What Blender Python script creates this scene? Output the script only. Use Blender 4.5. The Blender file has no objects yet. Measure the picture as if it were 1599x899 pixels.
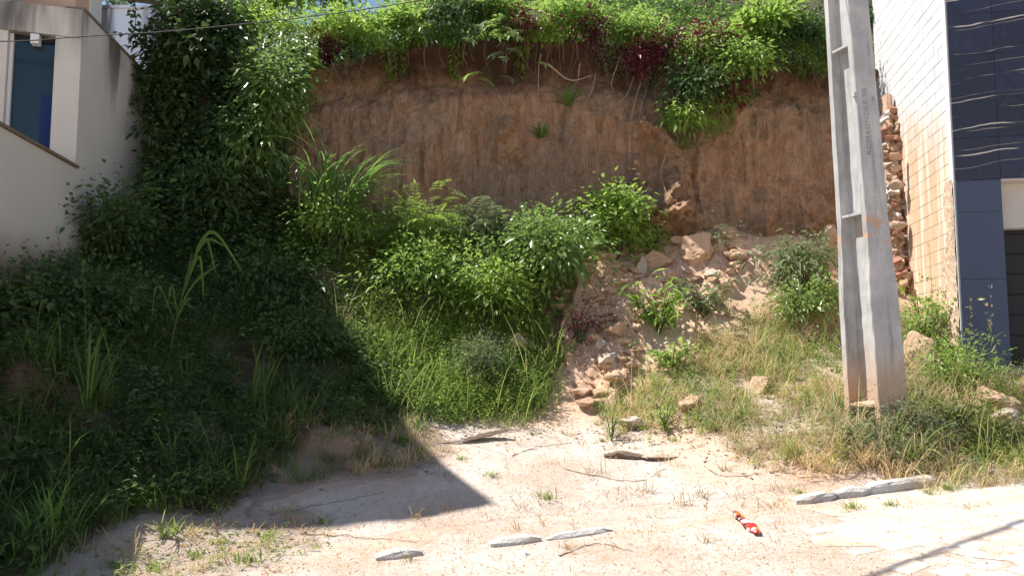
import bpy, math, random
import numpy as np
from mathutils import Vector, Matrix

random.seed(7)
RNG = np.random.default_rng(11)
SC = bpy.context.scene
COL = SC.collection

# ------------------------------------------------------------------ camera, sky, sun, exposure
FPX = 1200.0                      # focal length in photo pixels (1599 wide)
PITCH = math.radians(5.0)
CAM_Z = 1.6
cam_d = bpy.data.cameras.new('camera')
cam = bpy.data.objects.new('camera', cam_d)
COL.objects.link(cam)
cam.location = (0, 0, CAM_Z)
cam.rotation_euler = (math.radians(90) + PITCH, 0, 0)
cam_d.sensor_width = 36.0
cam_d.lens = FPX / 1599 * 36.0
cam_d.clip_end = 2000
SC.camera = cam

SUN_EL = math.radians(58)
SUN_H = np.array([-0.993, 0.12]); SUN_H = SUN_H / np.linalg.norm(SUN_H)
SUN = Vector((SUN_H[0] * math.cos(SUN_EL), SUN_H[1] * math.cos(SUN_EL), math.sin(SUN_EL)))
world = bpy.data.worlds.new('World'); SC.world = world; world.use_nodes = True
wn = world.node_tree
sky = wn.nodes.new('ShaderNodeTexSky'); sky.sky_type = 'NISHITA'; sky.sun_disc = False
sky.sun_elevation = SUN_EL; sky.sun_rotation = math.atan2(SUN_H[0], SUN_H[1]) % (2 * math.pi)
bg = wn.nodes['Background']; bg.inputs['Strength'].default_value = 0.09
wn.links.new(sky.outputs[0], bg.inputs[0])
sun_d = bpy.data.lights.new('sun', 'SUN'); sun_d.energy = 5.0; sun_d.angle = math.radians(0.53); sun_d.color = (1.0, 0.95, 0.87)
sun = bpy.data.objects.new('sun', sun_d); COL.objects.link(sun)
sun.rotation_euler = (-SUN).to_track_quat('-Z', 'Y').to_euler(); sun.location = (-20, 8, 40)
SC.view_settings.view_transform = 'Standard'; SC.view_settings.look = 'None'
SC.view_settings.gamma = 1.0; SC.view_settings.use_curve_mapping = False
SC.view_settings.exposure = 0.80
SC.render.engine = 'CYCLES'
SC.cycles.use_denoising = True; SC.cycles.use_adaptive_sampling = True; SC.cycles.adaptive_threshold = 0.02
SC.cycles.max_bounces = 5; SC.cycles.diffuse_bounces = 3; SC.cycles.glossy_bounces = 2; SC.cycles.transmission_bounces = 3; SC.cycles.transparent_max_bounces = 4

# ------------------------------------------------------------------ small maths
CP, SP = math.cos(PITCH), math.sin(PITCH)
def P(u, v, y):
    """world point at depth y that lies on the line of sight through photo pixel u, v"""
    a = (u - 799.5) / FPX; b = (449.5 - v) / FPX
    d = np.array([a, CP - b * SP, SP + b * CP]); t = y / d[1]
    return np.array([d[0] * t, y, CAM_Z + d[2] * t])
def proj(V):
    V = np.asarray(V, float); q = V - np.array([0, 0, CAM_Z])
    f = q[:, 1] * CP + q[:, 2] * SP; up = -q[:, 1] * SP + q[:, 2] * CP
    f = np.where(np.abs(f) < 1e-3, 1e-3, f)
    return 799.5 + FPX * q[:, 0] / f, 449.5 - FPX * up / f, f
def sm(a, b, x):
    t = np.clip((np.asarray(x, float) - a) / (b - a), 0, 1); return t * t * (3 - 2 * t)
def hash3(i, j, k, s):
    h = (i * 374761393 + j * 668265263 + k * 2147483647 + s * 974634777) & 0xFFFFFFFF
    h = ((h ^ (h >> 13)) * 1274126177) & 0xFFFFFFFF
    return ((h ^ (h >> 16)) & 0xFFFFFF) / float(0xFFFFFF)
def vnoise(p, s=0):
    p = np.asarray(p, float); i = np.floor(p).astype(np.int64); f = p - i; f = f * f * (3 - 2 * f)
    r = 0
    for dx in (0, 1):
        for dy in (0, 1):
            for dz in (0, 1):
                w = (f[:, 0] if dx else 1 - f[:, 0]) * (f[:, 1] if dy else 1 - f[:, 1]) * (f[:, 2] if dz else 1 - f[:, 2])
                r = r + w * hash3(i[:, 0] + dx, i[:, 1] + dy, i[:, 2] + dz, s)
    return r * 2 - 1
def fbm(p, s=0, o=4, g=0.5):
    p = np.asarray(p, float); a, r, t = 1.0, 0, 0
    for k in range(o):
        r = r + a * vnoise(p * 2 ** k + 17.3 * k, s + k); t += a; a *= g
    return r / t
def n2(x, y, f, s=0, o=4):
    x = np.asarray(x, float); y = np.asarray(y, float)
    return fbm(np.stack([x * f, y * f, np.zeros_like(x)], 1), s, o)
def cell(x, y, f, s=0):
    """distance to the nearest jittered cell point (0 at a point, about .7 between)"""
    x = np.asarray(x, float) * f; y = np.asarray(y, float) * f; i = np.floor(x).astype(np.int64); j = np.floor(y).astype(np.int64); d = np.full(x.shape, 9.0)
    for di in (-1, 0, 1):
        for dj in (-1, 0, 1):
            a = i + di; b = j + dj; px = a + hash3(a, b, a * 0 + 1, s); py = b + hash3(a, b, a * 0 + 2, s); d = np.minimum(d, (px - x) ** 2 + (py - y) ** 2)
    return np.sqrt(d)
def domes(x, y, f, s, r=.62): return np.sqrt(np.maximum(0, 1 - (cell(x, y, f, s) / r) ** 2))
def inpoly(u, v, poly):
    u = np.asarray(u); v = np.asarray(v); c = np.zeros(u.shape, bool); n = len(poly)
    for i in range(n):
        x1, y1 = poly[i]; x2, y2 = poly[(i + 1) % n]
        k = ((y1 > v) != (y2 > v)) & (u < (x2 - x1) * (v - y1) / ((y2 - y1) if y2 != y1 else 1e-9) + x1)
        c ^= k
    return c
def nrm(a):
    return a / np.maximum(np.linalg.norm(a, axis=-1, keepdims=True), 1e-9)
def rdir(n, zmin=-1.0):
    z = RNG.uniform(zmin, 1, n); a = RNG.uniform(0, 2 * math.pi, n); r = np.sqrt(np.maximum(0, 1 - z * z))
    return np.stack([r * np.cos(a), r * np.sin(a), z], 1)

# ------------------------------------------------------------------ mesh and object helpers
def mesh(name, V, F, mat=None, smooth=False, attrs=None):
    V = np.asarray(V, np.float32); me = bpy.data.meshes.new(name)
    if isinstance(F, np.ndarray) and F.ndim == 2:
        k = F.shape[1]; m = len(F)
        me.vertices.add(len(V)); me.vertices.foreach_set('co', V.ravel())
        me.loops.add(m * k); me.loops.foreach_set('vertex_index', F.astype(np.int32).ravel())
        me.polygons.add(m); me.polygons.foreach_set('loop_start', np.arange(0, m * k, k, dtype=np.int32))
        me.update(calc_edges=True); me.validate()
    else:
        me.from_pydata([tuple(map(float, p)) for p in V], [], [tuple(int(i) for i in f) for f in F]); me.update()
    if attrs:
        for an, av in attrs.items():
            at = me.attributes.new(an, 'FLOAT', 'POINT'); at.data.foreach_set('value', np.asarray(av, np.float32))
    if mat: me.materials.append(mat)
    me.polygons.foreach_set('use_smooth', np.full(len(me.polygons), bool(smooth)))
    return me
def tag(o, label=None, cat=None, group=None, kind=None):
    if label: o['label'] = label
    if cat: o['category'] = cat
    if group: o['group'] = group
    if kind: o['kind'] = kind
    return o
def link(name, data, parent=None, loc=(0, 0, 0), rz=0.0, sc=1.0):
    o = bpy.data.objects.new(name, data); COL.objects.link(o)
    if parent: o.parent = parent
    o.location = loc; o.rotation_euler = (0, 0, rz)
    o.scale = (sc, sc, sc) if np.isscalar(sc) else sc
    return o
def thing(name, label, cat, loc, group=None, rz=0.0, sc=1.0):
    return tag(link(name, None, None, tuple(float(c) for c in loc), rz, sc), label, cat, group)
def part(root, name, V, F, mat, smooth=False, attrs=None, kind=None, label=None):
    """V in world coordinates; root (or its top parent) is unrotated"""
    r = root
    off = np.array(r.location)
    while r.parent is not None:
        r = r.parent; off = off + np.array(r.location)
    o = link(name, mesh(name, np.asarray(V, float) - off, F, mat, smooth, attrs), root)
    if kind: o['kind'] = kind
    if label: o['label'] = label
    return o
def solo(name, V, F, mat, label, cat, group=None, smooth=False, kind=None, attrs=None, base=None):
    V = np.asarray(V, float)
    if base is None: base = np.array([V[:, 0].mean(), V[:, 1].mean(), V[:, 2].min()])
    o = link(name, mesh(name, V - base, F, mat, smooth, attrs), None, tuple(map(float, base)))
    return tag(o, label, cat, group, kind)
class Acc:
    def __init__(s): s.V = []; s.F = []; s.n = 0
    def add(s, V, F):
        V = np.asarray(V, float); F = np.asarray(F, int); s.V.append(V); s.F.append(F + s.n); s.n += len(V)
    def get(s): return np.concatenate(s.V), np.concatenate(s.F)
BOXF = np.array([(0, 2, 1), (0, 3, 2), (4, 5, 6), (4, 6, 7), (0, 1, 5), (0, 5, 4), (1, 2, 6), (1, 6, 5), (2, 3, 7), (2, 7, 6), (3, 0, 4), (3, 4, 7)])
def box(x0, x1, y0, y1, z0, z1):
    return np.array([(x0, y0, z0), (x1, y0, z0), (x1, y1, z0), (x0, y1, z0), (x0, y0, z1), (x1, y0, z1), (x1, y1, z1), (x0, y1, z1)], float), BOXF
def frame_box(o, ex, ey, a0, a1, b0, b1, z0, z1):
    """box in a rotated plan frame: origin o, axes ex, ey (2D)"""
    B, F = box(a0, a1, b0, b1, z0, z1)
    W = B.copy(); W[:, 0] = o[0] + B[:, 0] * ex[0] + B[:, 1] * ey[0]; W[:, 1] = o[1] + B[:, 0] * ex[1] + B[:, 1] * ey[1]
    return W, F
def bevel_box(o, ex, ey, a0, a1, b0, b1, z0, z1, e):
    """box whose front (b0) face is set back by e at its edges"""
    A = [(a0, b0 + e, z0), (a1, b0 + e, z0), (a1, b0 + e, z1), (a0, b0 + e, z1), (a0 + e, b0, z0 + e), (a1 - e, b0, z0 + e), (a1 - e, b0, z1 - e), (a0 + e, b0, z1 - e),
         (a0, b1, z0), (a1, b1, z0), (a1, b1, z1), (a0, b1, z1)]
    A = np.array(A, float)
    W = A.copy(); W[:, 0] = o[0] + A[:, 0] * ex[0] + A[:, 1] * ey[0]; W[:, 1] = o[1] + A[:, 0] * ex[1] + A[:, 1] * ey[1]
    Q = [(4, 5, 6, 7), (0, 1, 5, 4), (1, 2, 6, 5), (2, 3, 7, 6), (3, 0, 4, 7), (8, 11, 10, 9), (0, 8, 9, 1), (1, 9, 10, 2), (2, 10, 11, 3), (3, 11, 8, 0)]
    F = [t for q in Q for t in ((q[0], q[1], q[2]), (q[0], q[2], q[3]))]
    return W, np.array(F)
def prism(poly, z0, z1):
    """closed vertical prism over a plan polygon"""
    n = len(poly); z0 = np.broadcast_to(z0, (n,)); z1 = np.broadcast_to(z1, (n,))
    V = [(p[0], p[1], a) for p, a in zip(poly, z0)] + [(p[0], p[1], a) for p, a in zip(poly, z1)]
    F = [tuple(range(n - 1, -1, -1)), tuple(range(n, 2 * n))] + [(i, (i + 1) % n, n + (i + 1) % n, n + i) for i in range(n)]
    return np.array(V, float), F
def tube(path, rad, n=6, cap=True):
    path = np.asarray(path, float); m = len(path); rad = np.broadcast_to(rad, (m,))
    T = nrm(np.gradient(path, axis=0)); ref = np.array([0.3, 0.2, 1.0]) if abs(T[0, 2]) < .9 else np.array([1.0, .2, 0])
    A = nrm(np.cross(T, ref)); B = np.cross(T, A)
    th = np.arange(n) * 2 * math.pi / n
    V = path[:, None, :] + rad[:, None, None] * (A[:, None, :] * np.cos(th)[None, :, None] + B[:, None, :] * np.sin(th)[None, :, None])
    V = V.reshape(-1, 3); F = []
    for i in range(m - 1):
        for j in range(n):
            a, b = i * n + j, i * n + (j + 1) % n; c, d = a + n, b + n
            F += [(a, b, d), (a, d, c)]
    if cap:
        V = np.concatenate([V, path[[0, -1]]]); k = m * n
        for j in range(n):
            F += [(k, (j + 1) % n, j), (k + 1, (m - 1) * n + j, (m - 1) * n + (j + 1) % n)]
    return V, np.array(F)
def curve_pts(ctrl, n):
    """smooth path through control points"""
    C = np.asarray(ctrl, float); m = len(C)
    Cx = np.concatenate([[2 * C[0] - C[1]], C, [2 * C[-1] - C[-2]]]); out = []
    for t in np.linspace(0, m - 1 - 1e-6, n):
        i = int(t); f = t - i; p0, p1, p2, p3 = Cx[i:i + 4]
        out.append(.5 * ((2 * p1) + (-p0 + p2) * f + (2 * p0 - 5 * p1 + 4 * p2 - p3) * f * f + (-p0 + 3 * p1 - 3 * p2 + p3) * f ** 3))
    return np.array(out)

# ------------------------------------------------------------------ leaves and blades (vectorised)
def leaves(pos, ax, up, L, W, droop=0.25, fold=0.18, hi=False):
    n = len(pos); ax = nrm(ax); side = nrm(np.cross(ax, up)); no = np.cross(side, ax)
    L = np.broadcast_to(L, (n,))[:, None]; W = np.broadcast_to(W, (n,))[:, None]
    g = np.array([0, 0, -1.0])
    if not hi:
        B = pos; C = pos + ax * L * .42 - no * fold * W + g * droop * L * .12
        Lf = pos + ax * L * .40 + side * W * .5 + g * droop * L * .12; R = pos + ax * L * .40 - side * W * .5 + g * droop * L * .12
        T = pos + ax * L + g * droop * L
        V = np.stack([B, C, Lf, R, T], 1).reshape(-1, 3)
        f = np.array([(0, 3, 1), (0, 1, 2), (1, 3, 4), (1, 4, 2)])
        F = (f[None] + np.arange(n)[:, None, None] * 5).reshape(-1, 3); return V, F
    st = [(.28, .92, .05), (.62, .78, .32)]; vs = [pos]
    for t, w, d in st:
        c = pos + ax * L * t + g * droop * L * d
        vs += [c + side * W * .5 * w, c - no * fold * W, c - side * W * .5 * w]
    vs.append(pos + ax * L * .97 + g * droop * L)
    V = np.stack(vs, 1).reshape(-1, 3)
    f = np.array([(0, 2, 1), (0, 3, 2), (1, 2, 5), (1, 5, 4), (2, 3, 6), (2, 6, 5), (4, 5, 7), (5, 6, 7)])
    F = (f[None] + np.arange(n)[:, None, None] * 8).reshape(-1, 3); return V, F
def blades(pos, az, L, W, lean, bend, K=4, twist=0.4):
    n = len(pos); L = np.broadcast_to(L, (n,)); W = np.broadcast_to(W, (n,)); lean = np.broadcast_to(lean, (n,)); bend = np.broadcast_to(bend, (n,))
    h = np.stack([np.cos(az), np.sin(az), np.zeros(n)], 1); rot = az + math.pi / 2 + RNG.normal(0, twist, n)
    s = np.stack([np.cos(rot), np.sin(rot), np.zeros(n)], 1); out = []
    for k in range(K + 1):
        t = k / K; th = np.arctan(lean) + bend * 1.25 * t ** 1.9   # angle from vertical grows towards the tip
        if k == 0: c = pos.copy()
        else: c = c + (h * np.sin(thm)[:, None] + np.array([0, 0, 1.0]) * np.cos(thm)[:, None]) * (L / K)[:, None]
        thm = np.arctan(lean) + bend * 1.25 * (t + .5 / K) ** 1.9
        w = W * (1 - t ** 1.8) * (.6 + .8 * min(t * 3, 1)) * .5
        if k < K: out += [c - s * w[:, None], c + s * w[:, None]]
        else: out.append(c)
    m = 2 * K + 1; V = np.stack(out, 1).reshape(-1, 3); f = []
    for k in range(K - 1): a = 2 * k; f += [(a, a + 1, a + 3), (a, a + 3, a + 2)]
    a = 2 * (K - 1); f.append((a, a + 1, a + 2)); f = np.array(f)
    return V, (f[None] + np.arange(n)[:, None, None] * m).reshape(-1, 3)

# ------------------------------------------------------------------ materials
class NT:
    def __init__(s, name):
        s.m = bpy.data.materials.new(name); s.m.use_nodes = True; s.t = s.m.node_tree
        s.p = s.t.nodes['Principled BSDF']; s.out = s.t.nodes['Material Output']
    def n(s, ty, **kw):
        nd = s.t.nodes.new(ty)
        for k, v in kw.items(): setattr(nd, k, v)
        return nd
    def l(s, a, b): s.t.links.new(a, b)
    def val(s, x):
        return x
    def noise(s, scale, detail=4, rough=.55, vec=None, dist=0.0):
        nd = s.n('ShaderNodeTexNoise'); nd.inputs['Scale'].default_value = scale; nd.inputs['Detail'].default_value = detail
        nd.inputs['Roughness'].default_value = rough; nd.inputs['Distortion'].default_value = dist
        if vec is not None: s.l(vec, nd.inputs['Vector'])
        return nd.outputs['Fac']
    def pos(s, scale=(1, 1, 1), obj=False):
        src = s.n('ShaderNodeTexCoord').outputs['Object'] if obj else s.n('ShaderNodeNewGeometry').outputs['Position']
        mp = s.n('ShaderNodeMapping'); mp.inputs['Scale'].default_value = scale; s.l(src, mp.inputs['Vector']); return mp.outputs[0]
    def xyz(s, obj=False):
        src = s.n('ShaderNodeTexCoord').outputs['Object'] if obj else s.n('ShaderNodeNewGeometry').outputs['Position']
        sp = s.n('ShaderNodeSeparateXYZ'); s.l(src, sp.inputs[0]); return sp.outputs
    def ramp(s, fac, a, b, lo=0.0, hi=1.0):
        mr = s.n('ShaderNodeMapRange'); mr.interpolation_type = 'SMOOTHSTEP'; s.l(fac, mr.inputs[0])
        mr.inputs[1].default_value = a; mr.inputs[2].default_value = b; mr.inputs[3].default_value = lo; mr.inputs[4].default_value = hi
        return mr.outputs[0]
    def math(s, op, a, b=None):
        m = s.n('ShaderNodeMath', operation=op)
        for i, x in enumerate((a, b)):
            if x is None: continue
            if isinstance(x, (int, float)): m.inputs[i].default_value = x
            else: s.l(x, m.inputs[i])
        return m.outputs[0]
    def mix(s, fac, a, b):
        m = s.n('ShaderNodeMix', data_type='RGBA')
        for i, x in ((0, fac), (6, a), (7, b)):
            if isinstance(x, tuple): m.inputs[i].default_value = (*x[:3], 1)
            elif isinstance(x, (int, float)): m.inputs[i].default_value = x
            else: s.l(x, m.inputs[i])
        return m.outputs[2]
    def base(s, c, rough=.8, spec=.3):
        if isinstance(c, tuple): s.p.inputs['Base Color'].default_value = (*c, 1)
        else: s.l(c, s.p.inputs['Base Color'])
        if isinstance(rough, (int, float)): s.p.inputs['Roughness'].default_value = rough
        else: s.l(rough, s.p.inputs['Roughness'])
        s.p.inputs['Specular IOR Level'].default_value = spec
    def bump(s, h, strength=.4, dist=.02):
        b = s.n('ShaderNodeBump'); b.inputs['Strength'].default_value = strength; b.inputs['Distance'].default_value = dist
        s.l(h, b.inputs['Height']); s.l(b.outputs[0], s.p.inputs['Normal'])
def leafmat(name, c1, c2, rough=.42, trans=.3, spec=.4, c3=None):
    t = NT(name); r = t.n('ShaderNodeNewGeometry').outputs['Random Per Island']
    c = t.mix(r, c1, c2)
    if c3: c = t.mix(t.ramp(r, .86, .9), c, c3)
    c = t.mix(t.ramp(t.noise(3.0, 2, vec=t.pos()), .3, .7, 0, .35), c, tuple(x * .6 for x in c1))
    c = t.mix(t.ramp(t.noise(.9, 3, vec=t.pos()), .42, .64, 0, .6), c, tuple(min(1, x * k) for x, k in zip(c2, (1.35, 1.12, .9))))
    t.base(c, rough, spec)
    tr = t.n('ShaderNodeBsdfTranslucent'); tr.inputs['Color'].default_value = (*[min(1, x * 1.9) for x in c2], 1)
    m = t.n('ShaderNodeMixShader'); m.inputs[0].default_value = trans
    t.l(t.p.outputs[0], m.inputs[1]); t.l(tr.outputs[0], m.inputs[2]); t.l(m.outputs[0], t.out.inputs['Surface'])
    return t.m
def simple(name, c, rough=.7, var=.3, scale=12, bump=.2, spec=.3, dist=.01):
    t = NT(name); nz = t.noise(scale, 5, .6, t.pos(obj=True))
    t.base(t.mix(nz, tuple(x * (1 - var) for x in c), tuple(min(1, x * (1 + var)) for x in c)), rough, spec)
    t.bump(t.noise(scale * 3, 5, .65, t.pos(obj=True)), bump, dist); return t.m
# ------------------------------------------------------------------ shape of the land
K0 = np.array([0.11, 6.70]); KD = np.array([0.949, 0.316]); KN = np.array([-0.316, 0.949])   # kerb line: point, along, into the lot
def st(x, y): return (x - K0[0]) * KD[0] + (y - K0[1]) * KD[1], (x - K0[0]) * KN[0] + (y - K0[1]) * KN[1]
def xy(s, t): return K0[0] + s * KD[0] + t * KN[0], K0[1] + s * KD[1] + t * KN[1]
def road_z(s):
    s = np.clip(s, -30, 30); return np.where(s > 0, .055 * s, .035 * s)
_c = [P(u, v, y) for u, v, y in [
    (760, 785, 8.0), (800, 720, 9.3), (800, 680, 10.3), (800, 650, 11.0), (800, 560, 12.1), (800, 450, 13.1), (800, 375, 14.0),
    (650, 720, 9.2), (640, 640, 10.7), (950, 720, 9.3), (1050, 720, 9.2),
    (950, 655, 10.8), (950, 580, 11.8), (950, 500, 12.7), (1000, 405, 13.7), (1080, 358, 14.2), (1080, 440, 13.2), (1080, 620, 10.6),
    (1200, 745, 8.4), (1250, 660, 9.6), (1250, 560, 11.4), (1250, 450, 13.0), (1280, 375, 14.1),
    (1380, 685, 8.95), (1450, 650, 9.7), (1530, 590, 10.9), (1530, 700, 9.0), (1580, 660, 9.8), (1750, 620, 10.3), (1950, 600, 10.5), (1450, 500, 12.6),
    (500, 740, 8.7), (500, 670, 9.6), (500, 580, 10.9), (500, 450, 12.5), (500, 370, 13.5),
    (250, 818, 7.0), (250, 745, 7.7), (250, 655, 8.6), (250, 540, 10.1), (250, 420, 12.0), (250, 330, 13.4),
    (50, 872, 6.2), (50, 760, 7.0), (50, 660, 7.6), (50, 535, 8.6), (20, 440, 9.5), (-200, 850, 6.0), (-200, 620, 7.6), (-200, 440, 9.0)]]
_c += [np.array(p, float) for p in [(0, 15.5, 4.3), (-4, 15.5, 4.6), (5, 15.5, 4.2), (-9, 11, 2.9), (-9, 14, 4), (8.5, 13, 2.5), (8.5, 15.5, 3.5)]]
_c = np.array(_c)
def _U(r2): return r2 * np.log(r2 + 1e-9)
_n = len(_c); _A = np.zeros((_n + 3, _n + 3))
_A[:_n, :_n] = _U(((_c[:, None, :2] - _c[None, :, :2]) ** 2).sum(2)) + np.eye(_n) * .15
_A[:_n, _n] = 1; _A[:_n, _n + 1:] = _c[:, :2]; _A[_n:, :_n] = _A[:_n, _n:].T
_w = np.linalg.solve(_A, np.concatenate([_c[:, 2], [0, 0, 0]]))
def tps(x, y):
    x = np.clip(x, -8.5, 8.5); y = np.clip(y, 5.2, 15.5)
    r = np.zeros(x.shape)
    for i in range(_n): r += _w[i] * _U((x - _c[i, 0]) ** 2 + (y - _c[i, 1]) ** 2)
    return r + _w[_n] + _w[_n + 1] * x + _w[_n + 2] * y
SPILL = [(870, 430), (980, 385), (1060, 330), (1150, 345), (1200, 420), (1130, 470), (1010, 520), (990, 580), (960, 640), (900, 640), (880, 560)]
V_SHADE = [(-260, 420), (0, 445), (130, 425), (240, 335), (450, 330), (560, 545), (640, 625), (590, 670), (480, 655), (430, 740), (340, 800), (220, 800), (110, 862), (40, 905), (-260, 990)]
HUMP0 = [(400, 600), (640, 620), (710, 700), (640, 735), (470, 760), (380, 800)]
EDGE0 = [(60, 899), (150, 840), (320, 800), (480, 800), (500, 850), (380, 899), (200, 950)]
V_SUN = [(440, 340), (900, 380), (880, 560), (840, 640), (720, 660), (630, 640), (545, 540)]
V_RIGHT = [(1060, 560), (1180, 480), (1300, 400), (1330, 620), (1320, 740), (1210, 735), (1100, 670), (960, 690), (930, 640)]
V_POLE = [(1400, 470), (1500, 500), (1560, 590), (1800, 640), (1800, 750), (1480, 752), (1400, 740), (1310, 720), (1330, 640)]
HUMPS = []      # earth humps: x, y, rx, length back, height
def gz_raw(x, y, rough=True):
    x = np.asarray(x, float); y = np.asarray(y, float); s, t = st(x, y)
    z = tps(x, y); rz = road_z(s); w = sm(-.05, .9, t)
    z = rz * (1 - w) + np.maximum(z, rz) * w
    for hx, hy, rx, lb, hh in HUMPS:
        e = hy + .10 * n2(x, y, 3.5, 12, 3) - .12 * ((x - hx) / rx) ** 2 * -1
        z = z + hh * np.exp(-((x - hx) / rx) ** 4) * sm(0, .10, y - e) * (1 - sm(.15, lb, y - e)) * (1 + .3 * n2(x, y, 4, 14, 3))
    if rough:
        z = z + w * (.035 * n2(x, y, 1.3, 3, 4) + .012 * n2(x, y, 9, 5, 3)) + (1 - w) * .006 * n2(x, y, 3, 9, 3)
        u, v, _ = proj(np.stack([x, y, z], 1)); k = inpoly(u, v, SPILL)
        z = z + np.where(k, .17 * n2(x, y, 2.6, 21, 4) + .11 * domes(x, y, 3.1, 23) * sm(-.3, .3, n2(x, y, 1.7, 26, 2)) + .055 * domes(x, y, 7.5, 24) + .03 * domes(x, y, 15, 25), 0)
    return z
class Grid:
    """bilinear cache of f(a, b) over a rectangle"""
    def __init__(s, f, a0, a1, b0, b1, h):
        s.a = np.arange(a0, a1 + h, h); s.b = np.arange(b0, b1 + h, h); s.h = h; A, B = np.meshgrid(s.a, s.b, indexing='ij'); s.v = f(A.ravel(), B.ravel()).reshape(A.shape)
    def __call__(s, a, b):
        a = np.asarray(a, float); b = np.asarray(b, float)
        i = np.clip((a - s.a[0]) / s.h, 0, len(s.a) - 1.001); j = np.clip((b - s.b[0]) / s.h, 0, len(s.b) - 1.001); i0 = i.astype(int); j0 = j.astype(int); f = i - i0; g = j - j0; v = s.v
        return v[i0, j0] * (1 - f) * (1 - g) + v[i0 + 1, j0] * f * (1 - g) + v[i0, j0 + 1] * (1 - f) * g + v[i0 + 1, j0 + 1] * f * g
_gs = Grid(lambda x, y: gz_raw(x, y, False), -9, 9, 3, 15.6, .06)
for _u, _v, _rx, _lb, _h in ((50, 640, .55, .9, .26), (490, 715, .50, 1.0, .24)):
    _p = P(_u, _v, 1.0) - np.array([0, 0, CAM_Z]); _y = np.arange(4, 15, .02); _k = np.nonzero(CAM_Z + _p[2] * _y <= _gs(_p[0] * _y, _y))[0][0]; HUMPS.append((_p[0] * _y[_k], _y[_k], _rx, _lb, _h))
_gs = Grid(lambda x, y: gz_raw(x, y, False), -9, 9, 3, 15.6, .04)
_gr = Grid(lambda x, y: gz_raw(x, y, True), -9, 9, 3, 15.6, .025)
def gz0(x, y, rough=True):
    x = np.asarray(x, float); y = np.asarray(y, float); inside = (np.abs(x) < 8.9) & (y > 3.1) & (y < 15.5)
    if np.all(inside): return (_gr if rough else _gs)(x, y)
    z = (_gr if rough else _gs)(x, y); o = ~inside; z = np.array(z); z[o] = gz_raw(x[o], y[o], rough); return z
def gz(x, y): return float(gz0(np.array([x]), np.array([y]))[0])
_yy = np.arange(3.0, 15.4, .02)
def G(u, v):
    """ground point seen through photo pixel u, v"""
    p = P(u, v, 1.0) - np.array([0, 0, CAM_Z]); X = p[0] * _yy; Z = CAM_Z + p[2] * _yy; h = gz0(X, _yy, False)
    k = np.nonzero(Z <= h)[0]; i = k[0] if len(k) else len(_yy) - 1
    return np.array([X[i], _yy[i], gz(X[i], _yy[i])])
def _ip(xs, ys): return lambda x: np.interp(x, xs, ys)
bank_yb = _ip([-7.5, -6, -5, -4, -3, 0, 3, 5, 7.5], [14.3, 14.0, 13.9, 14.0, 14.2, 14.35, 14.38, 14.3, 14.4])
bank_zt = _ip([-7.5, -6, -5, -3.7, -2.4, 0, 4.3, 6, 8.5], [4.6, 5.2, 6.1, 7.0, 7.45, 7.7, 7.5, 7.2, 7.0])
_lump = [(*P(790, 212, 14.5)[[0, 2]], .20, .26, .55), (*P(1000, 205, 14.5)[[0, 2]], .26, .22, .60), (*P(1035, 225, 14.5)[[0, 2]], .20, .26, .55), (*P(990, 275, 14.4)[[0, 2]], .13, .5, .50),
         (*P(1045, 300, 14.4)[[0, 2]], .24, .55, .55), (*P(1035, 345, 14.3)[[0, 2]], .75, .35, .6), (*P(1190, 350, 14.3)[[0, 2]], .18, .3, .3), (*P(700, 345, 14.3)[[0, 2]], .9, .25, .2),
         (*P(900, 330, 14.3)[[0, 2]], .8, .3, .3), (*P(1290, 340, 14.3)[[0, 2]], .4, .4, .3), (*P(640, 120, 14.6)[[0, 2]], 1.2, .15, -.05)]
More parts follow.
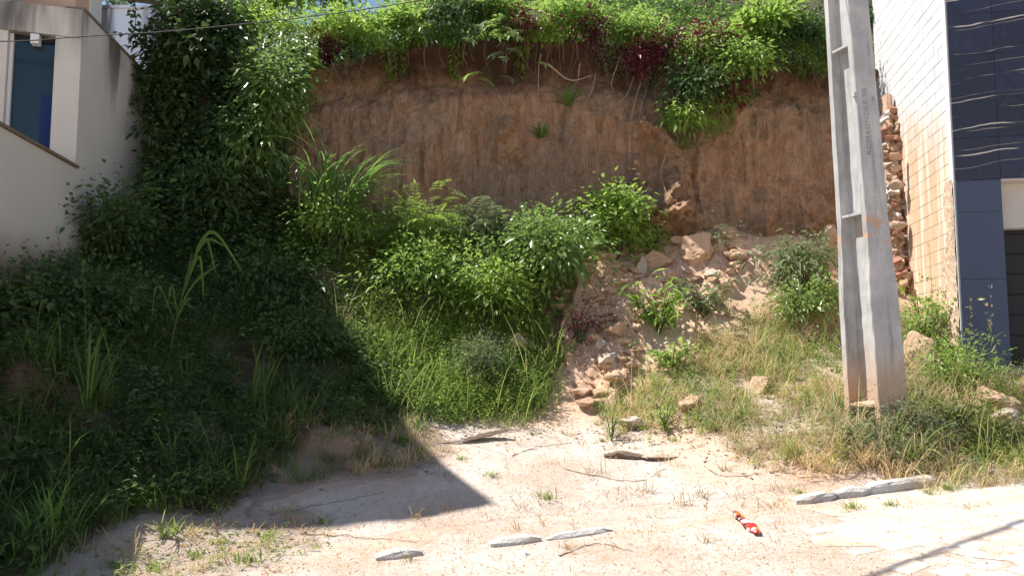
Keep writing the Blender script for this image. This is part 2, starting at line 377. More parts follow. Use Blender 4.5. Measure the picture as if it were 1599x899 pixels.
def bank_raw(x, z):
    x = np.asarray(x, float); z = np.asarray(z, float)
    yb = bank_yb(x); zb = gz0(x, yb, False); h = np.clip((z - zb) / (bank_zt(x) - zb), -.2, 1.2)
    y = yb + .42 * h
    y = y - .28 * sm(.90, 1.0, h) + .26 * sm(.70, .86, h) * (1 - sm(.88, 1.0, h))       # root mat overhangs a washed-out band
    q = np.stack([x * 1.0, np.zeros_like(x), z * .35], 1)
    y = y + .22 * fbm(q * .9, 31, 3)
    q = np.stack([x * 5.5, np.zeros_like(x), z * .45], 1); g = fbm(q, 37, 4)
    y = y + .055 * g + .03 * np.abs(fbm(q * 2.1, 39, 3))                                  # vertical digger grooves
    y = y + .045 * fbm(np.stack([x * 7, np.zeros_like(x), z * 6], 1), 41, 4)
    m1 = sm(-.05, .35, fbm(np.stack([x * 1.1, np.zeros_like(x), z * 1.3], 1), 45, 3)); m2 = sm(-.1, .3, fbm(np.stack([x * 2.0, np.zeros_like(x), z * 1.1], 1), 46, 3))
    y = y - .10 * m1 * domes(x, z * .7, 3.4, 47) - .05 * m2 * domes(x, z, 8.5, 48) - .012 * domes(x, z, 17, 49)
    ph = x * 5.2 + .55 * fbm(np.stack([x * .8, np.zeros_like(x), z * .5], 1), 53, 3) + .10 * z; m3 = sm(-.35, .25, fbm(np.stack([x * .7, np.zeros_like(x), z * .8], 1), 54, 3)); y = y - .05 * m3 * np.abs(2 * (ph - np.floor(ph)) - 1) ** .7 - .012 * m3 * np.abs(2 * (ph * 3 - np.floor(ph * 3)) - 1)     # bucket-tooth scrapes
    y = y + 0                     # crumbled patches
    st_ = fbm(np.stack([x * 3.2, np.zeros_like(x), z * 1.5], 1), 50, 3) * 3.0; y = y - .035 * (np.floor(st_) + sm(.8, 1.0, st_ - np.floor(st_)))   # broken ledges
    y = y + .10 * sm(.10, .0, np.abs(fbm(np.stack([x * 1.9 + .15 * z, np.zeros_like(x), z * .22], 1), 52, 3))) * m2                # erosion rills
    for lx, lz, rx, rz, a in _lump:
        d = ((x - lx) / rx) ** 2 + ((z - lz) / rz) ** 2
        y = y - a * np.exp(-d) * (1 + .9 * fbm(np.stack([x * 7, np.zeros_like(x), z * 7], 1), 43, 4))
    return y
bank_y = Grid(bank_raw, -7.6, 8.6, 1.5, 8.2, .025)
def BK(u, v, out=0.0):
    """point on the bank face seen through pixel u, v"""
    y = 14.6
    for _ in range(6):
        p = P(u, v, y); y = float(bank_y(p[:1], p[2:3])[0])
    return P(u, v, y - out)
def hill_z(x, y):
    x = np.asarray(x, float); y = np.asarray(y, float)
    z = bank_zt(np.clip(x, -7, 8)) - .12 + .62 * np.maximum(0, y - 15.0) - .25 * np.maximum(0, y - 40)
    lo = 4.4 + .12 * np.maximum(0, y - 13); k = sm(-6.7, -5.9, x)
    return lo * (1 - k) + z * k + .15 * n2(x, y, .7, 51, 3)

# ------------------------------------------------------------------ materials of the setting
def mat_ground():
    t = NT('sandy_soil'); ps = t.pos()
    at = lambda a: t.n('ShaderNodeAttribute', attribute_name=a).outputs['Fac']
    big = t.noise(.9, 5, .6, ps); fine = t.noise(22, 6, .7, ps); grit = t.noise(120, 3, .6, ps)
    sand = t.mix(t.ramp(big, .35, .68), (.67, .575, .515), (.54, .415, .34))
    sand = t.mix(t.ramp(fine, .45, .75, 0, .6), sand, (.72, .64, .58))
    sand = t.mix(t.ramp(t.noise(5, 5, .7, ps), .54, .72, 0, .55), sand, (.47, .335, .245))
    sand = t.mix(t.ramp(grit, .58, .72, 0, .75), sand, (.26, .18, .13))
    soil = t.mix(t.ramp(fine, .3, .7), (.60, .385, .255), (.74, .53, .39))
    soil = t.mix(t.ramp(big, .5, .75, 0, .5), soil, (.56, .33, .20))
    soil = t.mix(t.ramp(t.noise(8, 5, .7, ps), .5, .66, 0, .5), soil, (.34, .19, .12))
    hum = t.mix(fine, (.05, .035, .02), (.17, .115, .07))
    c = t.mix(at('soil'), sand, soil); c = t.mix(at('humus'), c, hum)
    t.base(c, .95, .1)
    vor = t.n('ShaderNodeTexVoronoi'); vor.inputs['Scale'].default_value = 34; t.l(ps, vor.inputs['Vector'])
    h = t.math('ADD', t.math('MULTIPLY', fine, .7), t.math('MULTIPLY', grit, .35)); h = t.math('ADD', h, t.math('MULTIPLY', t.ramp(vor.outputs['Distance'], 0, .35, 1, 0), .25))
    t.bump(h, 1.0, .035); return t.m
def mat_bank():
    t = NT('cut_clay'); a = t.pos(); st_ = t.pos((4.5, 4.5, .35)); st2 = t.pos((13, 13, .8))
    big = t.noise(.55, 4, .6, a); stripe = t.noise(1.0, 6, .65, st_); s2 = t.noise(1.0, 5, .7, st2); fine = t.noise(24, 6, .7, a)
    c = t.mix(t.ramp(stripe, .3, .7), (.50, .275, .155), (.66, .415, .26))
    c = t.mix(t.ramp(big, .42, .62, 0, .7), c, (.36, .27, .19))
    c = t.mix(t.ramp(s2, .5, .72, 0, .45), c, (.22, .11, .06))
    cr = t.noise(1.0, 6, .8, t.pos((7, 7, 1.1)), .6); c = t.mix(t.ramp(t.math('ABSOLUTE', t.math('SUBTRACT', cr, .5)), .004, .018, .75, 0), c, (.10, .05, .03))
    c = t.mix(t.ramp(t.noise(2.6, 6, .75, a), .54, .66, 0, .7), c, (.52, .37, .26)); c = t.mix(t.ramp(t.noise(5.5, 6, .8, t.pos((1, 1, 1.6))), .60, .66, 0, .5), c, (.24, .12, .07))
    c = t.mix(t.ramp(fine, .52, .72, 0, .45), c, (.54, .35, .22))
    z = t.xyz()[2]; top = t.ramp(t.math('ADD', z, t.math('MULTIPLY', t.noise(1.1, 6, .7, a), 1.6)), 7.25, 8.15)
    c = t.mix(top, c, (.105, .06, .038))
    t.base(c, .95, .1)
    h = t.math('ADD', t.math('MULTIPLY', s2, .8), t.math('MULTIPLY', fine, .55)); h = t.math('ADD', h, t.math('MULTIPLY', t.noise(7, 5, .6, t.pos((1, 1, 2.2))), .5))
    h = t.math('ADD', h, t.math('MULTIPLY', t.noise(70, 4, .7, a), .35)); t.bump(h, 1.0, .09); return t.m
M = {}
M['ground'] = mat_ground(); M['bank'] = mat_bank()
M['hill'] = simple('dark_humus', (.07, .05, .028), .95, .4, 6, .5)

# ------------------------------------------------------------------ ground, bank, hillside
def axis_vals(lo, hi, step, outer):
    a = np.arange(lo, hi + 1e-6, step); return np.concatenate([[-v for v in outer[::-1]], a, outer]) if outer is not None else a
def ground():
    xs = np.concatenate([[-160, -80, -40, -20, -12, -9], np.arange(-8, .4, .05), np.arange(.4, 5, .03), np.arange(5, 8.001, .05), [9, 12, 20, 40, 80, 160]])
    ys = np.concatenate([[-160, -80, -40, -20, -8, -2, 1, 2.5, 3.5], np.arange(4.4, 10.4, .05), np.arange(10.4, 14.4, .03), np.arange(14.4, 15.2, .05), [15.6, 16.5]])
    X, Y = np.meshgrid(xs, ys); x = X.ravel(); y = Y.ravel(); z = gz0(x, y)
    nx, ny = len(xs), len(ys); i = np.arange(nx * ny).reshape(ny, nx)
    F = np.stack([i[:-1, :-1].ravel(), i[:-1, 1:].ravel(), i[1:, 1:].ravel(), i[1:, :-1].ravel()], 1)
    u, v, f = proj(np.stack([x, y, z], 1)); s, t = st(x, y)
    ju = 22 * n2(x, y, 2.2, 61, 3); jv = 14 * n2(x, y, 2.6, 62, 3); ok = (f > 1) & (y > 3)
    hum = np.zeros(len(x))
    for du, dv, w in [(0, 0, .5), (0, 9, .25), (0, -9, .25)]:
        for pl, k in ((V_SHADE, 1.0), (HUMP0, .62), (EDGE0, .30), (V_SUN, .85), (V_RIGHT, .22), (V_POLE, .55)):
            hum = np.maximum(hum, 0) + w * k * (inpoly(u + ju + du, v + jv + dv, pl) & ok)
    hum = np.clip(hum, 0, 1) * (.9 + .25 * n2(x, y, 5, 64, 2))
    gx = np.gradient(gz0(x, y, False).reshape(ny, nx), ys, axis=0); slope = sm(.24, .8, np.abs(gx)).ravel() * (y < 16)
    soil = np.clip(slope * .9 + .9 * inpoly(u + ju, v + jv, SPILL) + .5 * sm(.05, .35, n2(x, y, .9, 66, 4)) * (t > -.2), 0, 1)
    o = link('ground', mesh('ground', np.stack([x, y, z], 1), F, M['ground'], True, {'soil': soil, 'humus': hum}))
    tag(o, 'pale sandy ground of the vacant lot rising to the earth bank', 'ground', kind='structure')
ground()
def bank():
    xs = np.arange(-7.4, 8.3, .027); m = 165; H = np.linspace(0, 1, m)
    zb = gz0(xs, bank_yb(xs), False) - .5; zt = bank_zt(xs)
    X = np.repeat(xs[None], m, 0); Z = zb[None] + (zt - zb)[None] * H[:, None]
    x = X.ravel(); z = Z.ravel(); y = bank_y(x, z)
    zz = z + .04 * n2(x, z, 2.3, 71, 3) * (z > zb.min())
    V = np.stack([x, y, zz], 1)
    i = np.arange(m * len(xs)).reshape(m, len(xs))
    F = np.stack([i[:-1, :-1].ravel(), i[:-1, 1:].ravel(), i[1:, 1:].ravel(), i[1:, :-1].ravel()], 1)
    # close over the top, back into the hillside
    n0 = len(V); yb_ = y[-len(xs):] + 1.2; V = np.concatenate([V, np.stack([xs, yb_, zt - .02], 1)])
    a = i[-1]; b = n0 + np.arange(len(xs)); F = np.concatenate([F, np.stack([a[:-1], a[1:], b[1:], b[:-1]], 1)])
    o = link('earth_bank', mesh('earth_bank', V, F, M['bank'], True))
    tag(o, 'tall vertical cut bank of reddish brown clay behind the lot', 'earth bank', kind='structure')
bank()
def hill():
    xs = np.concatenate([[-120, -60, -30, -16], np.arange(-12, 12.1, .3), [16, 30, 60, 120]]); ys = np.concatenate([np.arange(14.75, 24, .3), [26, 30, 36, 45, 60, 90]])
    X, Y = np.meshgrid(xs, ys); x = X.ravel(); y = Y.ravel(); z = hill_z(x, y)
    i = np.arange(len(x)).reshape(len(ys), len(xs)); F = np.stack([i[:-1, :-1].ravel(), i[:-1, 1:].ravel(), i[1:, 1:].ravel(), i[1:, :-1].ravel()], 1)
    o = link('hillside', mesh('hillside', np.stack([x, y, z], 1), F, M['hill'], True))
    tag(o, 'overgrown hillside above the clay bank', 'hillside', kind='structure')
hill()

# ------------------------------------------------------------------ road: paving setts under blown sand
def road():
    t = NT('dusty_paving'); ps = t.pos(); nz = t.noise(1.3, 5, .6, ps); fn = t.noise(30, 5, .7, ps)
    c = t.mix(t.ramp(nz, .4, .62), (.56, .48, .42), (.54, .42, .335)); c = t.mix(t.ramp(fn, .42, .75, 0, .6), c, (.36, .28, .22)); t.base(c, .9, .15); t.bump(fn, .4, .01)
    t2 = NT('worn_stone_sett'); ps = t2.pos(); nz = t2.noise(1.3, 5, .6, ps); fn = t2.noise(26, 5, .7, ps)
    r = t2.n('ShaderNodeObjectInfo').outputs['Random']
    c = t2.mix(r, (.46, .455, .45), (.60, .58, .55)); c = t2.mix(t2.ramp(nz, .40, .60, 0, .85), c, (.58, .46, .37)); c = t2.mix(t2.ramp(fn, .55, .8, 0, .35), c, (.4, .35, .3)); t2.base(c, .85, .2); t2.bump(fn, .35, .008)
    S = np.concatenate([np.arange(2.3, 9, .2), [12, 20, 40]]); T = np.concatenate([[-9, -6], np.arange(-4.4, -.2, .15)])
    SS, TT = np.meshgrid(S, T); s = SS.ravel(); tt = TT.ravel(); s1 = 2.4 + .9 * n2(tt, tt * 0, 1.7, 81, 4); s = np.where(s < 8.9, s1 + (s - 2.3) * (8.9 - s1) / 6.6, s)
    x, y = xy(s, tt); z = gz0(x, y) + .004
    i = np.arange(len(x)).reshape(len(T), len(S)); F = np.stack([i[:-1, :-1].ravel(), i[:-1, 1:].ravel(), i[1:, 1:].ravel(), i[1:, :-1].ravel()], 1)
    V = np.stack([x, y, z], 1); b = np.array([*xy(5, -2), .2])
    ro = link('road', mesh('road', V - b, F, t.m, True), None, tuple(b)); tag(ro, 'pale stone paved street dusted with sand at the lot edge', 'road', kind='structure')
    var = []
    for k in range(8):
        j = RNG.uniform(-.035, .035, (4, 2)); q = np.array([(-.142, -.094), (.142, -.094), (.142, .094), (-.142, .094)]) + j
        c0 = q * 1.0; c1 = q * .74
        W = np.concatenate([np.c_[c0, np.full(4, -.02)], np.c_[c0 * .98, np.full(4, .001)], np.c_[c1, np.full(4, .009) + RNG.uniform(-.002, .002, 4)]])
        Fq = [(a, (a + 1) % 4, 4 + (a + 1) % 4, 4 + a) for a in range(4)] + [(4 + a, 4 + (a + 1) % 4, 8 + (a + 1) % 4, 8 + a) for a in range(4)] + [(8, 9, 10, 11)]
        var.append(mesh('sett', W, Fq, t2.m))
    n = 0
    for r_, tq in enumerate(np.arange(-.2, -4.0, -.215)):
        for sq in np.arange(2.2, 8.5, .315):
            s_ = sq + (.16 if r_ % 2 else 0) + random.uniform(-.02, .02); x, y = xy(s_, tq)
            u, v, f = proj(np.array([[x, y, .2]]))
            if u[0] > 1680 or v[0] > 945 or n >= 298: continue
            if float(n2(np.array([x]), np.array([y]), .8, 83, 3)[0]) > .12 + .12 * (s_ - 3): continue
            o = link('sett', random.choice(var), ro, (x - b[0], y - b[1], gz(x, y) - b[2] + random.uniform(-.008, .003)), math.atan2(KD[1], KD[0]) + random.uniform(-.12, .12), random.uniform(.82, 1.06))
            o.rotation_euler[1] = -.055; n += 1
road()
# ------------------------------------------------------------------ left neighbour: plastered wall, window, upper storey, roof
WD = np.array([-0.126, 1.0]); WD = WD / np.linalg.norm(WD); WN = np.array([WD[1], -WD[0]])      # along the side wall, and out of it (towards the lot)
FD = KD                                                                                     # along the street
def mat_plaster(name, c, stain_top, stain_len, warm=None):
    t = NT(name); a = t.pos(); n1 = t.noise(1.1, 5, .6, a); n3 = t.noise(60, 4, .6, a)
    col = t.mix(n1, tuple(x * .9 for x in c), tuple(min(1, x * 1.07) for x in c))
    z = t.xyz()[2]; st1 = t.noise(1.0, 5, .65, t.pos((4.2, 4.2, .30))); st2 = t.noise(1.0, 4, .6, t.pos((1.3, 1.3, .2)))
    near = t.ramp(z, stain_top - stain_len, stain_top, 0, 1)
    k = t.math('MULTIPLY', t.ramp(t.math('ADD', st1, t.math('MULTIPLY', near, .26)), .53, .72), near); k = t.math('MULTIPLY', k, t.ramp(st2, .36, .62))
    col = t.mix(t.math('MULTIPLY', k, .9), col, (.045, .045, .045))
    if warm: col = t.mix(t.ramp(t.math('ADD', z, t.math('MULTIPLY', n1, -.8)), warm[0], warm[1], .8, 0), col, (.30, .17, .09))
    t.base(col, .88, .2); t.bump(t.math('ADD', n3, t.noise(14, 4, .6, a)), .18, .006); return t.m
M['plaster'] = mat_plaster('stained_cream_plaster', (.61, .58, .52), 6.75, 1.7, (2.2, 2.9))
M['plaster_low'] = mat_plaster('cream_plaster', (.61, .58, .52), 20.0, .1, (2.2, 2.9))
M['peach'] = mat_plaster('peach_plaster', (.62, .44, .33), 9.5, 1.0)
M['render'] = mat_plaster('pale_blue_render', (.74, .78, .86), 10.6, 1.6)
M['coping'] = simple('dark_brown_coping', (.20, .15, .11), .8, .4, 9, .4)
M['whiteframe'] = simple('white_aluminium', (.72, .72, .70), .45, .08, 10, .05)
M['roof'] = simple('dull_fibre_cement_roof', (.32, .29, .27), .9, .3, 4, .3)
def mat_glass(name, c):
    t = NT(name); t.base(c, .06, .6); return t.m
M['glass'] = mat_glass('dark_teal_glass', (.010, .030, .042))
M['bluereflect'] = simple('blue_window_reflection', (.010, .035, .13), .8, .2, 8, .3)  # blue reflection in the glass, put into a panel colour
M['void'] = simple('dark_interior', (.02, .022, .025), .9, .2, 3, .1)

def wall_pt(yy):      # point of the lot-side wall plane at depth yy
    return np.array([-5.0 - .126 * yy, yy])
C = wall_pt(11.05)                                     # front corner of the tall wall
def neighbour():
    b = thing('house', 'cream plastered house in the shade with a tall dark window and mould stained wall top', 'house', (C[0], C[1], 2.4))
    E = wall_pt(15.6); L = np.linalg.norm(E - C)
    # tall side wall (frame: a along wall, b into the building)
    inn = -WN
    V, F = frame_box(C, WD, inn, .0, L, .0, .24, 1.6, 6.72); part(b, 'side_wall', V, F, M['plaster'])
    # front pier and lintel, facing the street: frame a along -FD, depth back
    bk = np.array([-FD[1], FD[0]]); O = C + inn * .0
    fr = -FD
    V, F = frame_box(O + bk * .003, fr, bk, .005, .34, .0, .3, 2.2, 6.28); part(b, 'pier', V, F, M['plaster'])
    V, F = frame_box(O + bk * .003, fr, bk, .005, 1.3, -.02, .32, 6.285, 6.715); part(b, 'lintel', V, F, M['plaster'])
    # window: white jamb, dark pane, drip box, blue strip painted for the reflection
    win = part(b, 'window', *frame_box(O, fr, bk, .90, .945, .10, .22, 3.4, 6.28), M['whiteframe'])
    part(win, 'pane', *frame_box(O, fr, bk, .345, .898, .17, .178, 3.4, 6.28), M['glass'])
    part(win, 'sash_rail', *frame_box(O, fr, bk, .345, .898, .14, .168, 6.20, 6.279), M['void'])
    part(win, 'blue_reflection', *frame_box(O, fr, bk, .35, .52, .150, .166, 3.4, 5.42), M['bluereflect'])
    part(b, 'wall_lamp', *frame_box(O, fr, bk, .55, .66, -.01, .13, 6.13, 6.27), M['whiteframe'])
    # main body to the left of the window
    V, F = prism([O + fr * .95 + bk * .02, O + fr * 9 + bk * .02, O + fr * 9 + bk * 5, O + fr * .95 + bk * 5], 1.8, 7.6); part(b, 'body', V, F, M['plaster_low'])
    # low boundary wall in front, same plane as the side wall, with a dark coping
    A = wall_pt(4.6); Lw = np.linalg.norm(C - A)
    V, F = frame_box(A, WD, inn, 0, Lw - .004, .003, .22, -.4, 4.33); part(b, 'boundary_wall', V, F, M['plaster_low'])
    V, F = frame_box(A, WD, inn, 0, Lw + .06, -.035, .28, 4.334, 4.375); part(b, 'coping', V, F, M['coping'])
    V, F = frame_box(C, WD, inn, .02, L, -.015, .26, 6.724, 6.77); part(b, 'wall_cap', V, F, M['coping'])
    # upper storey, set back from the wall plane
    U0 = P(118, 5, 11.6)[:2]; U1 = U0 + WD * .98
    poly = [U0, U1, U1 + np.array([-1.45, .25]), np.array([-8.45, 15.0]), np.array([-15, 14]), U0 - FD * 8]
    up = part(b, 'upper_storey', *prism(poly, 6.0, 7.95), M['peach'])
    s0 = U0 + WD * .50
    w2 = part(up, 'window_frame', *frame_box(s0, WD, inn, 0, .40, -.03, .05, 6.95, 7.8), M['whiteframe'])
    # pitched roof slab out of the frame, profile shaped to cast the shadow edge and darken the tree
    prof = [(8.73, 9.9), (10.6, 8.70), (11.8, 8.25), (13.05, 8.03), (14.5, 8.36)]
    T0 = np.array([-6.35, 9.9])
    rows = []
    V = []; F = []
    for k, (yy, zz) in enumerate(prof):
        p = np.array([-6.35 - .05 * k, yy])
        for d in (0, 9.5):
            q = p - FD * d
            V += [(q[0], q[1], zz), (q[0], q[1], zz + .16)]
    for k in range(4):
        a = k * 4; c = a + 4
        F += [(a, a + 2, c + 2, c), (a + 1, c + 1, c + 3, a + 3), (a, c, c + 1, a + 1), (a + 2, a + 3, c + 3, c + 2)]
    F += [(0, 1, 3, 2), (16, 18, 19, 17)]
    part(b, 'roof', np.array(V), F, M['roof'])
    q0 = np.array([-6.35, 8.73]) - FD * 3.75; f2 = -bk
    V, F = prism([q0, q0 - FD * 6, q0 - FD * 6 + f2 * 1.6, q0 + f2 * 1.6], 9.75, 9.89); part(b, 'shade_slab', V, F, M['roof'])  # unseen slab added to cast the shade at lower left
neighbour()
def far_wall():
    p0 = P(135, 15, 20.5); p1 = P(420, 15, 20.5); z1 = P(190, 14, 20.5)[2]
    b = thing('rendered_building', 'pale blue white rendered building end seen behind the neighbour roof', 'building', ((p0[0] + p1[0]) / 2, 20.5, 4.5))
    V, F = box(p0[0] - 3, p1[0], 20.5, 27, 4.5, z1); part(b, 'wall', V, F, M['render'])
    V, F = box(p0[0] - 3, p1[0] + .05, 20.44, 27, z1 + .002, z1 + .08); part(b, 'coping', V, F, M['render'])
    q = P(236, 20, 15.4); q2 = P(256, 20, 15.4)
    V, F = box(q[0], q2[0], 15.4, 15.66, 4.2, 10.5); solo('concrete_post', V, F, simple('grey_post_concrete', (.36, .38, .42), .85, .25, 7, .3), 'square grey concrete post standing beside the ivy covered tree', 'post')
far_wall()

# ------------------------------------------------------------------ right neighbour: painted block wall, dark stone cladding, garage
RD = np.array([0.193, 1.0]); RD = RD / np.linalg.norm(RD); RNn = np.array([-RD[1], RD[0]])   # along the wall away from the street; out of it to the lot
RC = P(1482, 120, 11.0)[:2]                                                             # street corner of the block wall
FR = -RNn                                                                               # along its facade, to the right
def mat_block():
    t = NT('white_painted_block'); a = t.pos(); x, y, z = t.xyz(); n1 = t.noise(1.5, 5, .65, a); n2_ = t.noise(9, 5, .7, a); n4 = t.noise(45, 4, .7, a)
    c = t.mix(t.ramp(n1, .3, .7), (.54, .55, .58), (.66, .66, .67))
    c = t.mix(t.ramp(n2_, .62, .75, 0, .5), c, (.45, .42, .40))
    # rain-washed clay on the lower and rear part
    h = t.math('ADD', t.math('ADD', z, t.math('MULTIPLY', n1, -1.7)), t.math('MULTIPLY', y, -.42))
    run = t.noise(1, 5, .7, t.pos((5, 5, .25)))
    k = t.ramp(t.math('ADD', h, t.math('MULTIPLY', run, -1.3)), -1.85, -.8, 1, 0)
    clay = t.mix(n2_, (.56, .335, .19), (.66, .46, .31)); clay = t.mix(t.ramp(run, .50, .60, 0, .8), clay, (.74, .66, .58))
    c = t.mix(t.math('MULTIPLY', k, .92), c, clay)
    t.base(c, .85, .2); t.bump(t.math('ADD', n4, t.math('MULTIPLY', n2_, .3)), .3, .004); return t.m
def mat_clad():
    t = NT('navy_veined_stone'); a = t.pos(); x, y, z = t.xyz()
    n1 = t.noise(1.0, 3, .5, t.pos((.55, .55, 1.1))); n3 = t.noise(1.0, 4, .6, t.pos((2.2, 2.2, 6)))
    r = t.n('ShaderNodeObjectInfo').outputs['Random']
    c = t.mix(r, (.019, .021, .038), (.026, .032, .064)); c = t.mix(t.ramp(t.noise(14, 4, .6, a), .5, .8, 0, .4), c, (.06, .065, .09))
    zz = t.math('ADD', z, t.math('MULTIPLY', x, -.10)); zz = t.math('ADD', zz, t.math('MULTIPLY', n1, .30)); zz = t.math('ADD', zz, t.math('MULTIPLY', n3, .035))
    def vein(fr, ph, w, lo):
        f = t.math('FRACT', t.math('ADD', t.math('MULTIPLY', zz, fr), ph)); d = t.math('ABSOLUTE', t.math('SUBTRACT', f, .5))
        return t.math('MULTIPLY', t.ramp(d, w * .3, w, 1, 0), t.ramp(t.noise(1, 3, .5, t.pos((1.4, 1.4, 3.5))), lo, lo + .16))
    c = t.mix(t.math('MULTIPLY', vein(2.6, .1, .030, .42), .85), c, (.62, .58, .50)); c = t.mix(t.math('MULTIPLY', vein(3.9, .6, .02, .46), .6), c, (.50, .44, .36))
    t.base(c, .42, .4); return t.m
M['block'] = mat_block(); M['clad'] = mat_clad()
M['mortar'] = simple('grey_mortar', (.46, .42, .38), .95, .25, 10, .3)
M['joint'] = simple('old_joint_mortar', (.30, .25, .21), .95, .4, 5, .4)
M['navy'] = simple('navy_grout', (.015, .018, .03), .8, .2, 8, .1)
M['bluegrey'] = simple('blue_grey_paint', (.060, .078, .125), .85, .07, 9, .05)
M['garage_cream'] = simple('cream_soffit', (.50, .47, .43), .8, .08, 5, .1)
M['garage_dark'] = simple('charcoal_shutter', (.022, .021, .024), .6, .15, 6, .1)
M['quoin'] = mat_block.__call__() if False else simple('white_corner_render', (.62, .62, .62), .85, .1, 5, .25)
M['rough_render'] = simple('broken_render', (.62, .46, .34), .95, .35, 14, .9, dist=.03)
def right_house():
    b = thing('building', 'building with white painted block side wall and dark navy veined stone front', 'building', (RC[0], RC[1], 1.0))
    inn = FR; LW = 3.75; Z0, Z1 = .9, 9.0
    wall = part(b, 'side_wall', *frame_box(RC, RD, inn, .16, LW, .0004, .20, Z0, Z1), M['joint'])
    # blocks, running bond; three shared meshes (full, half at each end)
    cache = {}
    base = np.array(b.location)
    def blk(a0, a1, zc):
        key = round(a1 - a0, 3)
        if key not in cache:
            V, F = bevel_box((0, 0), RD, inn, -key / 2, key / 2, -.003, .003, -.0968, .0968, .0012); cache[key] = mesh('block', V, F, M['block'])
        m_ = (a0 + a1) / 2; p = RC + RD * m_ + inn * random.uniform(-.0008, .0005)
        link('block', cache[key], wall, (p[0] - base[0], p[1] - base[1], zc - base[2] + random.uniform(-.003, .003)))
    n = 0; zc = 2.3; row = 0
    while zc < 8.9:
        a = .165 - (.205 if row % 2 else 0)
        while a < LW - .05:
            a0 = max(a, .165); a1 = min(a + .397, LW)
            q_ = RC + RD * a0; vv = proj(np.array([[q_[0], q_[1], zc]]))[1][0]
            if a1 - a0 > .08 and vv > -25 and n < 300: blk(a0, a1, zc); n += 1
            a += .41
        zc += .202; row += 1
    # rendered corner strip and broken render near the corner
    part(b, 'corner_strip', *frame_box(RC, RD, inn, .0, .157, -.012, .22, Z0, Z1), M['quoin'])
    zs = np.linspace(1.2, 4.15, 44); aa = np.linspace(0, 1, 12); V = []
    for z in zs:
        w = .18 + .42 * (1 - (z - 1.2) / 2.95) ** .8 + .10 * math.sin(z * 5.1) + random.uniform(-.05, .05)
        for q in aa:
            a = .02 + q * w; d = -.045 - .022 * random.random() + .05 * (q == 1) + .03 * (q == 0); p = RC + RD * a + inn * d; V.append((p[0], p[1], z + random.uniform(-.02, .02)))
    i = np.arange(len(V)).reshape(len(zs), len(aa)); F = np.stack([i[:-1, :-1].ravel(), i[1:, :-1].ravel(), i[1:, 1:].ravel(), i[:-1, 1:].ravel()], 1)
    part(b, 'broken_render', np.array(V), F, M['rough_render'])
    # front: stone panels over a navy backing, pier and garage recess
    zl = 4.12
    ft = np.array([-RD[0], -RD[1]]); OF = RC + ft * .0
    core = part(b, 'front_wall', *frame_box(OF, FR, -ft, .02, 3.6, -.02, .18, zl + .01, 9.0), M['navy'])
    ph = .62; cw = [.0, .60, 1.2, 1.8, 2.4, 3.0, 3.6]
    z = zl
    while z < 7.4:
        for k in range(6):
            part(core, 'panel', *bevel_box(OF, FR, -ft, cw[k] + .002, cw[k + 1] - .002, -.036, -.021, z + .002, z + ph - .002, .002), M['clad'])
        z += ph
    pr = part(b, 'pier', *frame_box(OF, FR, -ft, .01, .59, -.02, .30, .8, zl - .006), M['navy'])
    for z0_, z1_ in ((.8, 1.55), (1.555, 2.68), (2.685, 3.65), (3.655, zl - .004)):
        part(pr, 'panel', *bevel_box(OF, FR, -ft, .0, .60, -.034, -.0205, z0_, z1_, .002), M['bluegrey'])
    part(b, 'soffit_beam', *frame_box(OF, FR, -ft, .602, 3.6, .22, .40, 3.44, zl + .008), M['garage_cream'])
    part(b, 'soffit', *frame_box(OF, FR, -ft, .602, 3.6, -.015, .22, zl - .03, zl + .006), M['garage_cream'])
    sh = part(b, 'garage_shutter', *frame_box(OF, FR, -ft, .602, 3.6, .46, .50, .8, 3.9), M['garage_dark'])
    for k in range(9):
        part(sh, 'slat', *bevel_box(OF, FR, -ft, .604, 3.6, .44, .46, 1.0 + k * .30, 1.0 + k * .30 + .285, .008), M['garage_dark'])
    part(b, 'garage_floor', *frame_box(OF, FR, -ft, .3, 3.6, -.3, .46, .6, 1.22), M['mortar'])
right_house()
# ------------------------------------------------------------------ concrete utility pole
def mat_pole():
    t = NT('weathered_pole_concrete'); a = t.pos(obj=True); n1 = t.noise(3, 5, .6, a); n2_ = t.noise(70, 4, .7, a); st1 = t.noise(1, 5, .65, t.pos((9, 9, .8), True))
    c = t.mix(t.ramp(n1, .3, .7), (.35, .35, .35), (.48, .475, .465)); c = t.mix(t.ramp(st1, .50, .70, 0, .75), c, (.22, .22, .22))
    c = t.mix(t.ramp(n2_, .6, .72, 0, .5), c, (.30, .29, .28))
    z = t.xyz(True)[2]; k = t.ramp(t.math('ADD', z, t.math('MULTIPLY', t.noise(4, 4, .6, a), -.7)), -.1, .85, .8, 0)
    d = t.ramp(t.math('ABSOLUTE', t.math('SUBTRACT', t.math('ADD', z, t.math('MULTIPLY', n1, .5)), 2.62)), .08, .22, 1, 0)
    d = t.math('MULTIPLY', d, t.ramp(t.noise(5, 4, .6, a), .5, .58))
    c = t.mix(t.math('MAXIMUM', k, t.math('MULTIPLY', d, .85)), c, (.50, .31, .19))
    t.base(c, .9, .2); t.bump(t.math('ADD', n2_, n1), .3, .006); return t.m
M['pole'] = mat_pole()
M['letter'] = simple('embossed_letter', (.24, .24, .24), .9, .2, 20, .1)
PW = _ip([0, 5, 11], [.54, .40, .24]); PD0 = _ip([0, 1.5, 1.9, 2.35, 5, 11], [.46, .44, .40, .355, .33, .20])
